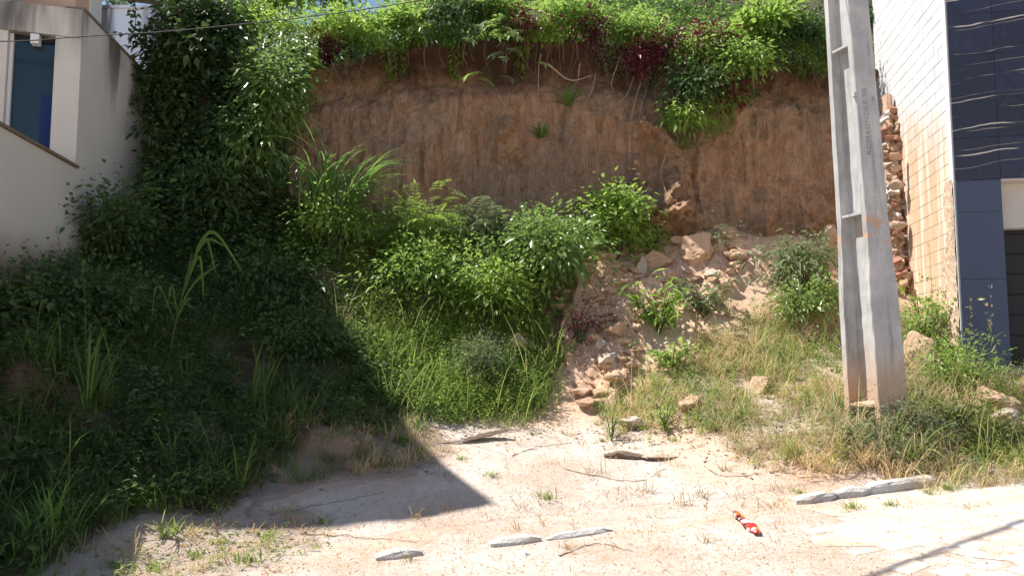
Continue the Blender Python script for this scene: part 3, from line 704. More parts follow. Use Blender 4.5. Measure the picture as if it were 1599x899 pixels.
def pole():
    bp = P(1371, 668, 9.35); zb = gz(bp[0], bp[1]) - .05
    root = tag(link('utility_pole', None, None, (bp[0], bp[1], zb)), 'tall leaning grey concrete utility pole with recessed face and stamped lettering', 'utility pole')
    Rz = Matrix.Rotation(math.radians(-69), 4, 'Z'); Lean = Matrix.Rotation(math.radians(-2.0), 4, 'Y')
    root.rotation_mode = 'QUATERNION'; root.rotation_quaternion = (Lean @ Rz).to_quaternion()
    zs = np.concatenate([[-.5, 0], np.arange(.3, 3.2, .12), np.arange(3.4, 11.01, .4)])
    V = []; ft, wb = .075, .075
    for z in zs:
        w = float(PW(max(z, 0))) / 2; d = float(PD0(max(z, 0))) / 2; f = ft * (w / .27) ** .5; h = wb / 2; c = .008
        sec = [(-w, -d), (-w + f, -d), (-w + f + .02, -h), (w - f - .02, -h), (w - f, -d), (w - c, -d), (w, -d + c), (w, d), (w - f, d), (w - f - .02, h), (-w + f + .02, h), (-w + f, d), (-w, d)]
        V += [(x, y, z) for x, y in sec]
    m = 13; F = []
    for i in range(len(zs) - 1):
        for j in range(m):
            a, b = i * m + j, i * m + (j + 1) % m; F.append((a, b, b + m, a + m))
    F.append(tuple(range((len(zs) - 1) * m, len(zs) * m)))
    V = np.array(V); V[:, :2] += .002 * RNG.standard_normal((len(V), 2))
    link('shaft', mesh('shaft', V, F, M['pole']), root)
    for z in (.32, 2.62, 4.72, 6.8, 8.8):
        w = float(PW(z)) / 2 - .05; d = float(PD0(z)) / 2
        Vb, Fb = box(-w, w, -d + .012, -.03, z - .03, z + .03); Vb[4:6, 2] -= .03
        link('rib', mesh('rib', Vb, Fb, M['pole']), root)
    # holes filled with dark, on the recessed web
    def text(body, z, size, yo, sx=1.0):
        cu = bpy.data.curves.new('lettering', 'FONT'); cu.body = body; cu.size = size; cu.extrude = .002; cu.space_character = 1.08; cu.materials.append(M['letter'])
        o = bpy.data.objects.new('lettering', cu); COL.objects.link(o); dg = bpy.context.evaluated_depsgraph_get(); dg.update(); me = bpy.data.meshes.new_from_object(o.evaluated_get(dg)); bpy.data.objects.remove(o)
        o = bpy.data.objects.new('lettering', me); COL.objects.link(o); o.parent = root
        x = float(PW(z)) / 2
        rot = Matrix(((0, 0, 1), (0, -1, 0), (1, 0, 0))).transposed()
        # text x -> +Z, text y -> -Y, normal -> +X
        Mx = Matrix(((0, 0, 1, 0), (0, -1, 0, 0), (1, 0, 0, 0), (0, 0, 0, 1)))
        tilt = math.atan2(.54 - .40, 10.0)
        Mx = Matrix.Translation((x + .0015, yo, z)) @ Matrix.Rotation(-tilt, 4, 'Y') @ Mx
        o.matrix_local = Mx
    text('ROMAGNOLE-SB', 3.30, .105, .0); text('08', 3.98, .06, .12)
    # worn stamped marks lower down, no longer readable
    mk = Acc()
    for z0, n in ((2.62, 5), (2.10, 6)):
        for k in range(n):
            z = z0 + k * .065; x = float(PW(z)) / 2
            for _ in range(2):
                a = random.uniform(-.03, .02); l = random.uniform(.01, .03); V_, F_ = box(x - .004, x + .003, a, a + l, z + random.uniform(0, .04), z + random.uniform(.045, .055)); link('worn_mark', mesh('worn_mark', V_, F_, M['pole']), root)
    
    # bracket lug on the edge
    Vb, Fb = box(.0, .05, -.03, .03, 4.02, 4.07); Vb[:, 0] += float(PW(4)) / 2 - .035; Vb[:, 1] -= float(PD0(4)) / 2 + .01
    link('lug', mesh('lug', Vb, Fb, M['pole']), root)
    return root
POLE = pole()
M['cable'] = simple('black_cable', (.03, .03, .03), .6, .2, 20, .1)
def cables():
    pts = [P(-420, 70, 6.3), P(0, 65, 7.2), P(120, 58, 7.5), P(330, 43, 8.0), P(640, 4, 8.5), P(1000, -70, 9.0), P(1300, -150, 9.3)]
    V, F = tube(curve_pts(pts, 60), .0055, 6); solo('drop_cable', V, F, M['cable'], 'thin sagging cable crossing in front of the house wall towards the pole', 'cable')
    # bundled street cables overhead: only their shadow reaches the picture
    S_ = np.array(SUN); g0 = G(1370, 899); g1 = G(1595, 816); e0 = g0 + S_ * ((8.2 - g0[2]) / S_[2]); e1 = g1 + S_ * ((8.2 - g1[2]) / S_[2]); dd = nrm(e1 - e0); a = e0 - dd * 6; b = e0 + dd * 6; c = e0 + dd * 18; a[2] += .3; b[2] += .3; c[2] += .5
    n = 30; q = []
    for p0, p1 in ((a, b), (b, c)):
        for k in range(n):
            f = k / n; p = p0 + (p1 - p0) * f; p[2] -= .35 * 4 * f * (1 - f); q.append(p)
    q = np.array(q); V, F = tube(q, .035, 8); solo('cable_bundle', V, F, M['cable'], 'thick bundle of street cables strung overhead past the pole', 'cable')
cables()

# ------------------------------------------------------------------ stones, kerbs, rubble
def ico(sub=2):
    import bmesh
    bm = bmesh.new(); bmesh.ops.create_icosphere(bm, subdivisions=sub, radius=1.0)
    V = np.array([v.co[:] for v in bm.verts]); F = np.array([[v.index for v in f.verts] for f in bm.faces]); bm.free(); return V, F
ICO2, ICO3, ICO1, ICO4 = ico(2), ico(3), ico(1), ico(4)
def rock(size, seed, I=ICO4, rough=.28, flat=True):
    V, F = I; V = V * (1 + rough * fbm(V * 1.1 + seed * 7.7, seed, 3)[:, None] + .10 * fbm(V * 3.3 + seed, seed + 5, 3)[:, None])
    # planar facets: clip along a few random directions
    r = np.random.default_rng(seed)
    V = V + nrm(V) * (.22 * fbm(V * 1.9 + seed * 3.1, seed + 3, 4))[:, None]
    for _ in range(7):
        d = nrm(r.normal(size=(1, 3)))[0]; lim = r.uniform(.42, .72); k = V @ d; V = V - np.maximum(0, k - lim)[:, None] * d * .97
    V = V + nrm(V) * (.13 * fbm(V * 4.0 + seed, seed + 9, 5, .65) - .05 * np.abs(fbm(V * 2.2 + seed, seed + 19, 4)))[:, None]
    return V * np.asarray(size), F
def mat_rock(name, c, dirt=(.50, .32, .2)):
    t = NT(name); a = t.pos(); n1 = t.noise(6, 5, .65, a); n4 = t.noise(40, 5, .7, a)
    col = t.mix(n1, tuple(x * .6 for x in c), tuple(min(1, x * 1.2) for x in c)); col = t.mix(t.ramp(t.noise(3, 4, .6, a), .48, .66, 0, .7), col, dirt)
    t.base(col, .92, .15); t.bump(t.math('ADD', n1, n4), .9, .03); return t.m
M['rock'] = mat_rock('tan_stone', (.64, .44, .31), (.56, .36, .23)); M['rock_w'] = mat_rock('pale_stone', (.64, .53, .44)); M['rock_r'] = mat_rock('ochre_clay_clod', (.68, .46, .32), (.58, .36, .22))
M['kerb'] = mat_rock('worn_kerb_concrete', (.66, .64, .61), (.54, .44, .35)); M['darkclod'] = mat_rock('dark_earth', (.17, .11, .075), (.11, .07, .05))
def put_rock(u, v, wpx, hpx, mat, label, seed, name='rock', cat='rock', group=None, rz=None, sink=.42, aspect=.8):
    g = G(u, v); d = g[1]; w = wpx / FPX * d; h = hpx / FPX * d
    V, F = rock((w / 2, w / 2 * aspect, h / 2 * (1 + sink)), seed); a = random.uniform(-.6, .6) if rz is None else rz
    ca, sa = math.cos(a), math.sin(a); V = np.stack([V[:, 0] * ca - V[:, 1] * sa, V[:, 0] * sa + V[:, 1] * ca, V[:, 2]], 1)
    V = V + g + np.array([0, 0, h / 2 * (1 - sink)])
    return solo(name, V, F, mat, label, cat, group, False, base=g)
ROCKS = [
    (1020, 415, 66, 24, 'rock', 'flat tan slab lying just above the dirt spill beside the green bush', .25),
    (1083, 415, 62, 46, 'rock_r', 'large rounded clay boulder at the top of the dirt spill', 0),
    (1003, 430, 20, 26, 'rock_w', 'small upright pale stone below the flat tan slab', .3),
    (1040, 452, 46, 22, 'rock', 'grey tan stone partly buried in the middle of the dirt spill', .2),
    (1136, 458, 26, 20, 'rock', 'brown block of stone on the right flank of the dirt spill', .4),
    (935, 552, 34, 20, 'rock_w', 'angular pale rock casting a shadow low on the dirt spill', -.3),
    (815, 550, 40, 30, 'rock_r', 'rounded tan rock poking out of the grass left of the spill', 0),
    (950, 588, 46, 18, 'rock_w', 'flat whitish rock at the foot of the dirt spill', .1),
    (988, 668, 54, 22, 'rock_w', 'long pale flat stone behind the small green weed', .1),
    (1078, 640, 44, 26, 'rock', 'tan stone half hidden in grass right of the small weed', .2),
    (1190, 608, 44, 30, 'rock', 'brown rock in the dry grass left of the pole', .1),
    (1432, 580, 60, 62, 'rock_r', 'big orange tan boulder right behind the pole', 0),
    (1556, 642, 62, 40, 'rock', 'bulky tan rock at the right edge under the garage front', -.35),
    (1568, 662, 56, 28, 'rock_w', 'pale broken rock below the bulky tan rock at the right edge', .1),
    (1292, 392, 44, 44, 'rock_r', 'sunlit clay block between the round bush and the pole', 0),
    (905, 440, 24, 18, 'rock_r', 'small clay lump at the upper left of the dirt spill', 0),
    (965, 545, 40, 24, 'rock_r', 'lumpy clay clod beside the angular pale rock', .3),
    (1110, 452, 30, 14, 'rock_w', 'thin pale stone between spill boulder and brown block', .3),
]
for i, (u, v, w, h, m, lb, rz) in enumerate(ROCKS): put_rock(u, v, w, h, M[m], lb, 100 + i, rz=rz)
0 and put_rock(50, 645, 130, 70, M['darkclod'], 'dark earth mound in the shade near the left edge', 140, 'earth_mound', 'mound', rz=.1, sink=.5)
0 and put_rock(492, 722, 150, 64, M['darkclod'], 'crusty earth hump with a broken lip in the shade', 141, 'earth_mound', 'mound', rz=.2, sink=.35)
def clods():
    shapes = [mesh('clod', *rock((1, .85, .7), 200 + k, ICO2, .4), M['rock_r'] if k % 3 else M['rock'], False) for k in range(6)]
    n = 0
    while n < 260:
        u = random.uniform(860, 1230); v = random.uniform(340, 660)
        if not inpoly(np.array([u]), np.array([v]), SPILL)[0]: continue
        g = G(u, v); s = random.choice([.03, .035, .045, .06, .08, .12, .15]) * random.uniform(.8, 1.3)
        o = link('clay_clod', random.choice(shapes), None, (g[0], g[1], g[2] + s * .25), random.uniform(0, 6), (s * 1.2, s, s * .8)); n += 1
        tag(o, 'small crumbled clay clod scattered on the dirt spill', 'clod', 'clay clods on the dirt spill')
    # crumbs: too many to count
    A = Acc(); I = ico(1)
    for k in range(3800):
        if k < 1000: u, v = random.uniform(860, 1230), random.uniform(335, 660)
        else: u, v = random.uniform(200, 1599), random.uniform(660, 899)
        if k < 1000 and not inpoly(np.array([u]), np.array([v]), SPILL)[0]: continue
        p = P(u, v, 1.0) - np.array([0, 0, CAM_Z]); i = np.nonzero(CAM_Z + p[2] * _yc <= gz0(p[0] * _yc, _yc, False))[0]
        if not len(i): continue
        y = _yc[i[0]] + random.uniform(-.04, .04); x = p[0] * y; s = random.uniform(.006, .022) * (1 if k < 1000 else .55)
        A.add(I[0] * np.array([s, s, s * .7]) * RNG.uniform(.6, 1.3, (len(I[0]), 1)) + np.array([x, y, gz(x, y) + s * .2]), I[1])
    V, F = A.get(); solo('soil_crumbs', V, F, M['rock_r'], 'loose crumbs of soil strewn over spill and sand', 'soil', kind='stuff')
_yc = np.arange(4, 15.4, .08)
clods()
def kerb_stone(s0, s1, top, label, w=.15, depth=.3, seed=0, tilt=0.0, toff=0.0):
    r = np.random.default_rng(seed); n = max(3, int((s1 - s0) / .09)); V = []
    for k, s in enumerate(np.linspace(s0, s1, n)):
        j = r.uniform(-.010, .010, 8); e = .03 if k in (0, n - 1) else 0
        sec = [(0 + j[0] + e, -depth), (0 + j[1] + e, top - .03 + j[2]), (.022 + j[3], top - e + j[2] * .6), (w - .02 + j[4], top - e + j[5] * .5), (w + j[6] - e, top - .03), (w - e, -depth)]
        for tq, zq in sec:
            x, y = xy(s + r.uniform(-.006, .006), tq + toff + tilt * (s - s0)); V.append((x, y, float(road_z(np.array(s))) + zq))
    F = [(i * 6 + j, (i + 1) * 6 + j, (i + 1) * 6 + (j + 1) % 6, i * 6 + (j + 1) % 6) for i in range(n - 1) for j in range(6)] + [tuple(range(5, -1, -1)), tuple(range((n - 1) * 6, n * 6))]
    V = np.array(V); b = V.mean(0); b[2] = V[:, 2].min() + depth
    solo('kerb_stone', V, F, M['kerb'], label, 'kerb stone', 'kerb stones along the street edge', base=b)
def s_of(u, v): g = G(u, v); return float(st(g[0], g[1])[0])
kerb_stone(s_of(1278, 797), s_of(1340, 787), .075, 'first kerb stone with a broken end at the right foreground beside dry weeds', seed=1)
kerb_stone(s_of(1343, 787), s_of(1384, 778), .085, 'middle kerb stone with chipped top in front of the pole', seed=2)
kerb_stone(s_of(1387, 778), s_of(1476, 758), .10, 'long kerb stone below the weeds right of the pole', seed=3)
kerb_stone(s_of(768, 856), s_of(850, 848), .055, 'buried kerb stone with exposed front edge in the sandy foreground', seed=4)
kerb_stone(s_of(852, 842), s_of(955, 828), .04, 'thin sliver of kerb flush with the sand beside the buried kerb stone', w=.10, seed=5)
kerb_stone(s_of(598, 893), s_of(668, 878), .06, 'kerb stone surfacing at the bottom edge of the picture', seed=6)
kerb_stone(s_of(842, 895), s_of(860, 885), .02, 'small broken kerb fragment in the sand at the bottom edge', w=.08, seed=7, toff=-.35)
def rubble_pier():
    c0 = P(1403, 440, 13.3); c1 = P(1385, 150, 13.6)
    b = thing('rubble_pier', 'rough stack of broken brick and pale stones between pole and block wall', 'rubble', (c0[0], c0[1], c0[2] - .6))
    cs = c0 + (c0 - c1) * .35
    V, F = tube(np.array([cs, c0, (c0 + c1) / 2, c1]), np.array([.15, .13, .12, .08]), 8); part(b, 'core', V, F, M['rock_r'])
    mats = [simple('broken_red_brick', (.38, .20, .14), .9, .35, 12, .5), M['rock_w'], M['rock'], simple('pale_rubble', (.55, .50, .47), .9, .25, 12, .5)]
    def chunk(k):
        V, F = bevel_box((0, 0), (1, 0), (0, 1), -1, 1, -.7, .7, -.5, .5, .1); r_ = np.random.default_rng(k); V = V + r_.uniform(-.28, .28, V.shape); V[V[:, 0] > .8, 0] -= r_.uniform(0, .9); return V, F
    sh = [[mesh('stone', *chunk(300 + k * 4 + j), mats[j]) for k in range(4)] for j in range(4)]
    n = 0
    for f in np.arange(-.28, .92, .0058):
        p = c0 + (c1 - c0) * f; r = (.27 - .13 * max(f, 0)) * random.uniform(.4, 1.05) * (1 + .45 * math.sin(f * 17 + 1)); a = random.uniform(-2.9, -.2)
        q = p + np.array([math.cos(a) * r, math.sin(a) * r * .9, random.uniform(-.03, .03)]); s = random.uniform(.035, .085)
        o = link('stone', random.choice(sh[random.choice([0, 0, 1, 2, 2, 3, 3])]), b, tuple(q - np.array(b.location)), random.uniform(0, 6), (s * 1.3, s, s)); o.rotation_euler[0] = random.uniform(-.7, .7); o.rotation_euler[1] = random.uniform(-.5, .5)
    for k, (u, v, s) in enumerate(((1402, 290, .17), (1404, 352, .18), (1396, 245, .16), (1398, 262, .13))):
        q = P(u, v, 13.05); link('stone', mesh('stone', *rock((1, .9, .8), 340 + k, ICO2, .3), M['rock_w'] if v != 245 else M['rock_r']), b, tuple(q - np.array(b.location)), 0, (s, s * .8, s * .75))
rubble_pier()

# ------------------------------------------------------------------ litter and dead wood on the sand
def wrapper():
    t = NT('crumpled_red_wrapper'); a = t.pos(obj=True); vo = t.n('ShaderNodeTexVoronoi'); vo.inputs['Scale'].default_value = 17; t.l(a, vo.inputs['Vector'])
    sp = t.n('ShaderNodeSeparateColor'); t.l(vo.outputs['Color'], sp.inputs[0])
    c = t.mix(t.ramp(sp.outputs[0], .70, .72), (.62, .035, .025), (.80, .78, .78)); c = t.mix(t.ramp(sp.outputs[1], .84, .86), c, (.03, .02, .03)); c = t.mix(t.ramp(sp.outputs[2], .88, .9), c, (.75, .20, .03))
    t.base(c, .28, .5); t.bump(t.noise(40, 3, .6, a), .5, .01)
    a0, a1 = G(1147, 806), G(1183, 838); ax = a1 - a0; n, m = 26, 18; V = []
    side = nrm(np.cross(ax, [0, 0, 1.0])); L = np.linalg.norm(ax)
    for i in range(n):
        f = i / (n - 1); w = .046 * (.35 + .65 * math.sin(math.pi * min(1, f * 1.0)) ** .5) * (1 - .45 * math.exp(-((f - .42) / .08) ** 2)) * (1.2 if f > .5 else .95)
        for j in range(m):
            th = 2 * math.pi * j / m; V.append(a0 + ax * f + side * math.cos(th) * w + np.array([0, 0, .035 + math.sin(th) * w * .62]))
    V = np.array(V); V += .018 * np.stack([fbm(V * 22 + k * 9, 400 + k, 3) for k in range(3)], 1)
    F = [(i * m + j, i * m + (j + 1) % m, (i + 1) * m + (j + 1) % m, (i + 1) * m + j) for i in range(n - 1) for j in range(m)] + [tuple(range(m)), tuple(range((n - 1) * m, n * m))]
    solo('snack_wrapper', V, F, t.m, 'crumpled red and white plastic wrapper lying on the sand', 'wrapper', base=a0)
wrapper()
M['deadwood'] = simple('grey_dead_wood', (.42, .36, .30), .85, .35, 14, .5); M['spathe_in'] = simple('dark_wood', (.17, .12, .09), .85, .3, 20, .5); M['twig'] = simple('twig_bark', (.32, .24, .17), .9, .35, 20, .4)
def spathe():
    a = G(722, 690); b = G(796, 688); ax = b - a; n, m = 22, 9; up = np.array([0, 0, 1.0]); sd = nrm(np.cross(ax, up))
    V = []
    for lay in (0, 1):
        for i in range(n):
            f = i / (n - 1); w = .085 * math.sin(math.pi * (.08 + .84 * f)) ** .8; c = a + ax * f + up * (.02 + .10 * f * f) - sd * .06 * math.sin(math.pi * f)
            for j in range(m):
                th = math.pi * (j / (m - 1)) * 1.05 + math.pi; rr = w * (1 - .12 * lay)
                V.append(c + sd * math.cos(th) * rr + up * (math.sin(th) * rr * .75 + w * .75) + .004 * RNG.standard_normal(3))
    V = np.array(V); F = []; o = n * m
    for i in range(n - 1):
        for j in range(m - 1):
            q = (i * m + j, i * m + j + 1, (i + 1) * m + j + 1, (i + 1) * m + j); F.append(q); F.append(tuple(o + k for k in q[::-1]))
        for j in (0, m - 1): F.append((i * m + j, (i + 1) * m + j, o + (i + 1) * m + j, o + i * m + j))
    r = thing('palm_spathe', 'dry curled boat shaped palm husk lying at the grass edge', 'husk', a)
    part(r, 'shell', V, F, M['deadwood'], True)
    f0 = a + ax * .05; V2, F2 = tube(curve_pts([a + ax * .1 + up * .03, a - ax * .25 + up * .03, a - ax * .75 + up * .02], 10), np.linspace(.022, .012, 10), 6); part(r, 'stalk', V2, F2, M['deadwood'])
spathe()
def plank():
    a = G(943, 716); b = G(1008, 718); ax = b - a; V, F = tube(curve_pts([a + [0, 0, .02], a + ax * .4 + [0, 0, .045], b + [0, 0, .02]], 12), np.array([.012, .025, .03, .034, .036, .038, .04, .04, .04, .036, .03, .02]), 7)
    V[:, 2] += .008 * RNG.standard_normal(len(V)); solo('driftwood_piece', V, F, M['spathe_in'], 'short brown stick of rotten wood lying on the sand', 'wood')
    g = G(1040, 717); V, F = rock((.30, .10, .03), 420); solo('pale_slab', V + g + [0, 0, .01], F, M['rock_w'], 'thin whitish slab end to end with the rotten stick', 'slab', smooth=True)
    for i, (pts, lb) in enumerate([([(800, 715), (840, 700), (892, 690)], 'long thin bent twig lying on the sand left of centre'), ([(470, 835), (560, 838), (650, 850)], 'thin curved twig on the sunlit sand below the shadow'),
                                   ([(880, 735), (985, 752), (1040, 735)], 'slender arched twig on the open sand'), ([(420, 805), (500, 790), (600, 770)], 'dark thin stem lying along the shadow edge'), ([(1100, 730), (1130, 745), (1190, 740)], 'short dry twig at the foot of the grass right of centre'),
                                   ([(870, 870), (930, 850), (990, 862)], 'thin dry stem lying near the bottom kerb sliver')]):
        p = np.array([G(*q) + [0, 0, .012] for q in pts]); c = curve_pts(p, 18); c[:, 2] = [gz(x, y) + .008 for x, y in c[:, :2]]; c += .006 * RNG.standard_normal(c.shape)
        V, F = tube(c, np.linspace(.006, .003, 18), 5); solo('twig', V, F, M['twig'], lb, 'twig', 'twigs lying on the sand')
plank()
# ------------------------------------------------------------------ vegetation
LM = {
    'shade': leafmat('shaded_green_leaf', (.038, .078, .022), (.08, .145, .042), .5, .25),  # darker leaf green for shaded plants, shade put into the colour
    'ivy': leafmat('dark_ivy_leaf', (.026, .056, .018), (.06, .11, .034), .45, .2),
    'sun': leafmat('bright_green_leaf', (.085, .165, .03), (.22, .33, .07), .4, .42, .5),
    'glossy': leafmat('glossy_green_leaf', (.075, .145, .036), (.17, .265, .07), .34, .34, .6),
    'yellow': leafmat('yellow_green_leaf', (.11, .20, .028), (.22, .33, .065), .4, .4, .5),
    'grey': leafmat('grey_green_leaf', (.08, .12, .06), (.16, .21, .10), .45, .3, .4),
    'purple': leafmat('purple_red_leaf', (.05, .008, .018), (.14, .018, .04), .45, .15, .4),
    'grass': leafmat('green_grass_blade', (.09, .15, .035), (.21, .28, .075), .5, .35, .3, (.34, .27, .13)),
    'grass_sh': leafmat('shaded_grass_blade', (.06, .115, .028), (.13, .205, .05), .5, .3, .3),  # darker copy of the grass green, shade put into its colour
    'straw': leafmat('dry_straw_blade', (.36, .27, .15), (.58, .46, .29), .7, .25, .2, (.14, .17, .05)),
    'cane': leafmat('cane_grass_blade', (.07, .15, .03), (.14, .26, .06), .33, .35, .5),
    'stalk': leafmat('brown_dry_stalk', (.20, .155, .085), (.40, .32, .18), .8, .15, .2, (.10, .13, .04)),
    'litter': leafmat('dead_leaf', (.16, .10, .055), (.34, .23, .14), .85, .1, .2),
}
M['stem'] = simple('green_stem', (.07, .09, .035), .7, .3, 15, .2); M['bark'] = simple('grey_brown_bark', (.13, .10, .075), .9, .35, 10, .7, dist=.03); M['root'] = simple('pale_root', (.40, .31, .22), .85, .3, 18, .3)

def clump_crown(center, rad, nclump, nleaf, L, W, spread=.2, hi=False, zmin=-.35, droop=.35, shell=.55, compound=0, seed=0):
    """leaf clumps spread through an ellipsoid; returns leaves and clump centres"""
    r = np.random.default_rng(seed); d = nrm(r.normal(size=(nclump, 3))); d[:, 2] = np.where(d[:, 2] < zmin, -d[:, 2] * .6, d[:, 2])
    q = (shell + (1.08 - shell) * r.random(nclump)) ; q *= r.uniform(.72, 1.22, nclump); q[r.random(nclump) < .22] *= r.uniform(.3, .8)
    cc = center + d * q[:, None] * np.asarray(rad)
    n = nclump * nleaf; c = np.repeat(cc, nleaf, 0); dd = np.repeat(d, nleaf, 0)
    off = r.normal(size=(n, 3)) * spread * np.repeat(r.uniform(.6, 1.3, nclump), nleaf)[:, None]; off[:, 2] *= .7
    p = c + off
    ax = nrm(off / (spread + 1e-6) * .8 + dd * .5 + r.normal(size=(n, 3)) * .55 + np.array([0, 0, .1])); up = nrm(np.array([0, 0, 1.0]) + r.normal(size=(n, 3)) * .55 + dd * .3)
    l = L * np.clip(r.lognormal(-.12, .34, n), .4, 1.8)
    if compound:
        return pinnate(p[::3], ax[::3], l[::3] * 3.0, compound, W, r), cc
    # loose sprigs that break the outline
    ns = max(4, nclump // 7); A = Acc(); V, F = leaves(p, ax, up, l, W / L * l, droop, .18, hi); A.add(V, F)
    for k in range(ns):
        i = r.integers(nclump); dr = nrm(d[i] * [1, 1, .6] + np.array([0, 0, .55]) + r.normal(0, .35, 3)); ln = r.uniform(.18, .5) * (.5 + np.mean(rad)); m = int(8 + ln * 26); t = np.linspace(0, 1, m)[:, None]
        q = cc[i] + dr * ln * t + np.array([0, 0, -.25 * ln]) * t * t + r.normal(0, .012, (m, 3)); a_ = nrm(np.cross(dr, r.normal(size=(m, 3)))) + dr * .6
        V, F = leaves(q, a_, np.array([0, 0, 1.0]) + r.normal(0, .3, (m, 3)), L * r.uniform(.5, 1.1, m) * (1.15 - .6 * t[:, 0]), W * .9, droop, .18, hi); A.add(V, F)
    return A.get(), cc
def pinnate(p, ax, L, pairs, W, r=None, droop=.35, ll=.30):
    """feather leaves: a rachis with leaflet pairs, drooping to the tip"""
    n = len(p); ax = nrm(ax * np.array([1, 1, .55]) + np.array([0, 0, .12])); side = nrm(np.cross(ax, np.array([0, 0, 1.0]))); A = Acc()
    for k in range(pairs):
        t = (k + .8) / (pairs + .3); q = p + ax * (L * t)[:, None] + np.array([0, 0, -1.0]) * (droop * L * t * t)[:, None]
        tl = ll * L * (1 - .55 * abs(t - .45))
        tang = nrm(ax + np.array([0, 0, -2 * droop * t]))
        for s in (-1, 1):
            V, F = leaves(q, nrm(side * s + tang * .45), np.broadcast_to([0, 0, 1.0], (n, 3)) + side * .2 * s, tl, tl * W, .3); A.add(V, F)
    q = p + ax * L[:, None] * .95 + np.array([0, 0, -1.0]) * (droop * L * .9)[:, None]
    V, F = leaves(q, nrm(ax + np.array([0, 0, -2 * droop])), np.broadcast_to([0, 0, 1.0], (n, 3)), ll * L, ll * L * W, .2); A.add(V, F)
    return A.get()
def palmate(p, ax, L, W, fingers=7):
    n = len(p); ax = nrm(ax); side = nrm(np.cross(ax, np.array([0, 0, 1.0]))); A = Acc()
    for k in range(fingers):
        a = (k - (fingers - 1) / 2) / fingers * 4.4; d = ax * math.cos(a) + side * math.sin(a); V, F = leaves(p, d, np.broadcast_to([0, 0, 1.0], (n, 3)), L * (1 - .12 * abs(a)), L * W, .55, .15, True); A.add(V, F)
    return A.get()
def stems(base, ends, r0=.012, r1=.004, sag=.15, n=7, sides=5):
    A = Acc()
    for e in ends:
        m = base * .45 + e * .55 + np.array([0, 0, sag * np.linalg.norm(e - base)]); V, F = tube(curve_pts([base, m, e], n), np.linspace(r0, r1, n), sides, False); A.add(V, F)
    return A.get()
def shrub(name, label, cat, base, center, rad, nclump, nleaf, L, W, mat, seed, spread=.16, hi=False, compound=0, group=None, zmin=-.35, stem_n=14, droop=.35, shell=.55, r0=.014):
    base = np.asarray(base, float); center = np.asarray(center, float)
    o = thing(name, label, cat, base, group)
    (V, F), cc = clump_crown(center, rad, nclump, nleaf, L, W, spread, hi, zmin, droop, shell, compound, seed)
    part(o, 'foliage', V, F, LM[mat]); 
    ends = cc[:: max(1, len(cc) // stem_n)]
    for e in ends: V, F = stems(base, [e], r0); part(o, 'stem', V, F, M['stem'])
    return o

# --- the ivy-clad tree in the left shade
def ivy_tree():
    b = np.array([-5.75, 13.6, 3.9]); o = thing('ivy_tree', 'dark tree smothered in ivy rising at the end of the cream wall', 'tree', b)
    V, F = tube(curve_pts([b, b + [.1, .1, 2], b + [-.05, .25, 3.2], b + [.1, .3, 4.3]], 24), np.linspace(.24, .13, 24), 10); V += .02 * fbm(V * 5, 500, 3)[:, None]; part(o, 'trunk', V, F, M['bark'], True)
    ends = [b + np.array(e) for e in [(.6, -.2, 4.0), (-.5, .3, 4.1), (.5, .4, 4.2), (-.2, -.5, 3.9), (.2, -.5, 3.4)]]
    V, F = stems(b + np.array([0, .15, 2.8]), ends, .07, .02, .1, 9, 7); part(o, 'limb', V, F, M['bark'])
    A = Acc()
    for c, r, nc, nl in [((.1, -.1, 2.6), (.75, .6, 1.2), 75, 60), ((.1, .05, 3.7), (.80, .6, .75), 75, 60), ((-.40, -.15, 2.7), (.42, .4, .9), 46, 44), ((.25, -.25, 1.2), (1.0, .65, .95), 65, 55)]:
        (V, F), _ = clump_crown(b + np.array(c), r, nc, nl, .115, .075, .17, False, -1, .5, .5, 0, int(nc + nl + r[0] * 100)); A.add(V, F)
    # trailing strands on the wall side
    for k in range(16):
        p = b + np.array([random.uniform(-.85, -.3), random.uniform(-.6, .1), random.uniform(2.0, 3.9)]); m = 26; q = p + np.array([0, 0, -1]) * np.linspace(0, random.uniform(.4, 1.2), m)[:, None] + RNG.normal(0, .045, (m, 3))
        V, F = leaves(q, rdir(m) * [1, 1, .3] + [0, 0, -.5], rdir(m, .2), RNG.uniform(.07, .12, m), RNG.uniform(.05, .08, m), .2); A.add(V, F)
    V, F = A.get(); part(o, 'crown', V, F, LM['ivy'])
ivy_tree()
def vine_sprig():
    o = P(210, 0, 13.2); A = Acc(); c = curve_pts([P(205, -40, 13.2), P(212, 30, 13.2), P(203, 70, 13.1)], 30); V, F = tube(c, .006, 4); m = 44; q = c[RNG.integers(0, 30, m)] + RNG.normal(0, .05, (m, 3))
    t = thing('hanging_vine', 'thin leafy vine dangling against the pale building behind the wall', 'vine', c[-1]); part(t, 'stem', V, F, M['stem']); V, F = leaves(q, rdir(m) * [1, 1, .4] + [0, 0, -.5], rdir(m, .3), .11, .075); part(t, 'foliage', V, F, LM['shade'])
vine_sprig()
shrub('roof_plant', 'tufted plant growing on top of the pale rendered building', 'plant', P(185, 18, 20.9), P(182, 4, 20.9), (.45, .3, .25), 14, 14, .2, .05, 'shade', 512, .12)

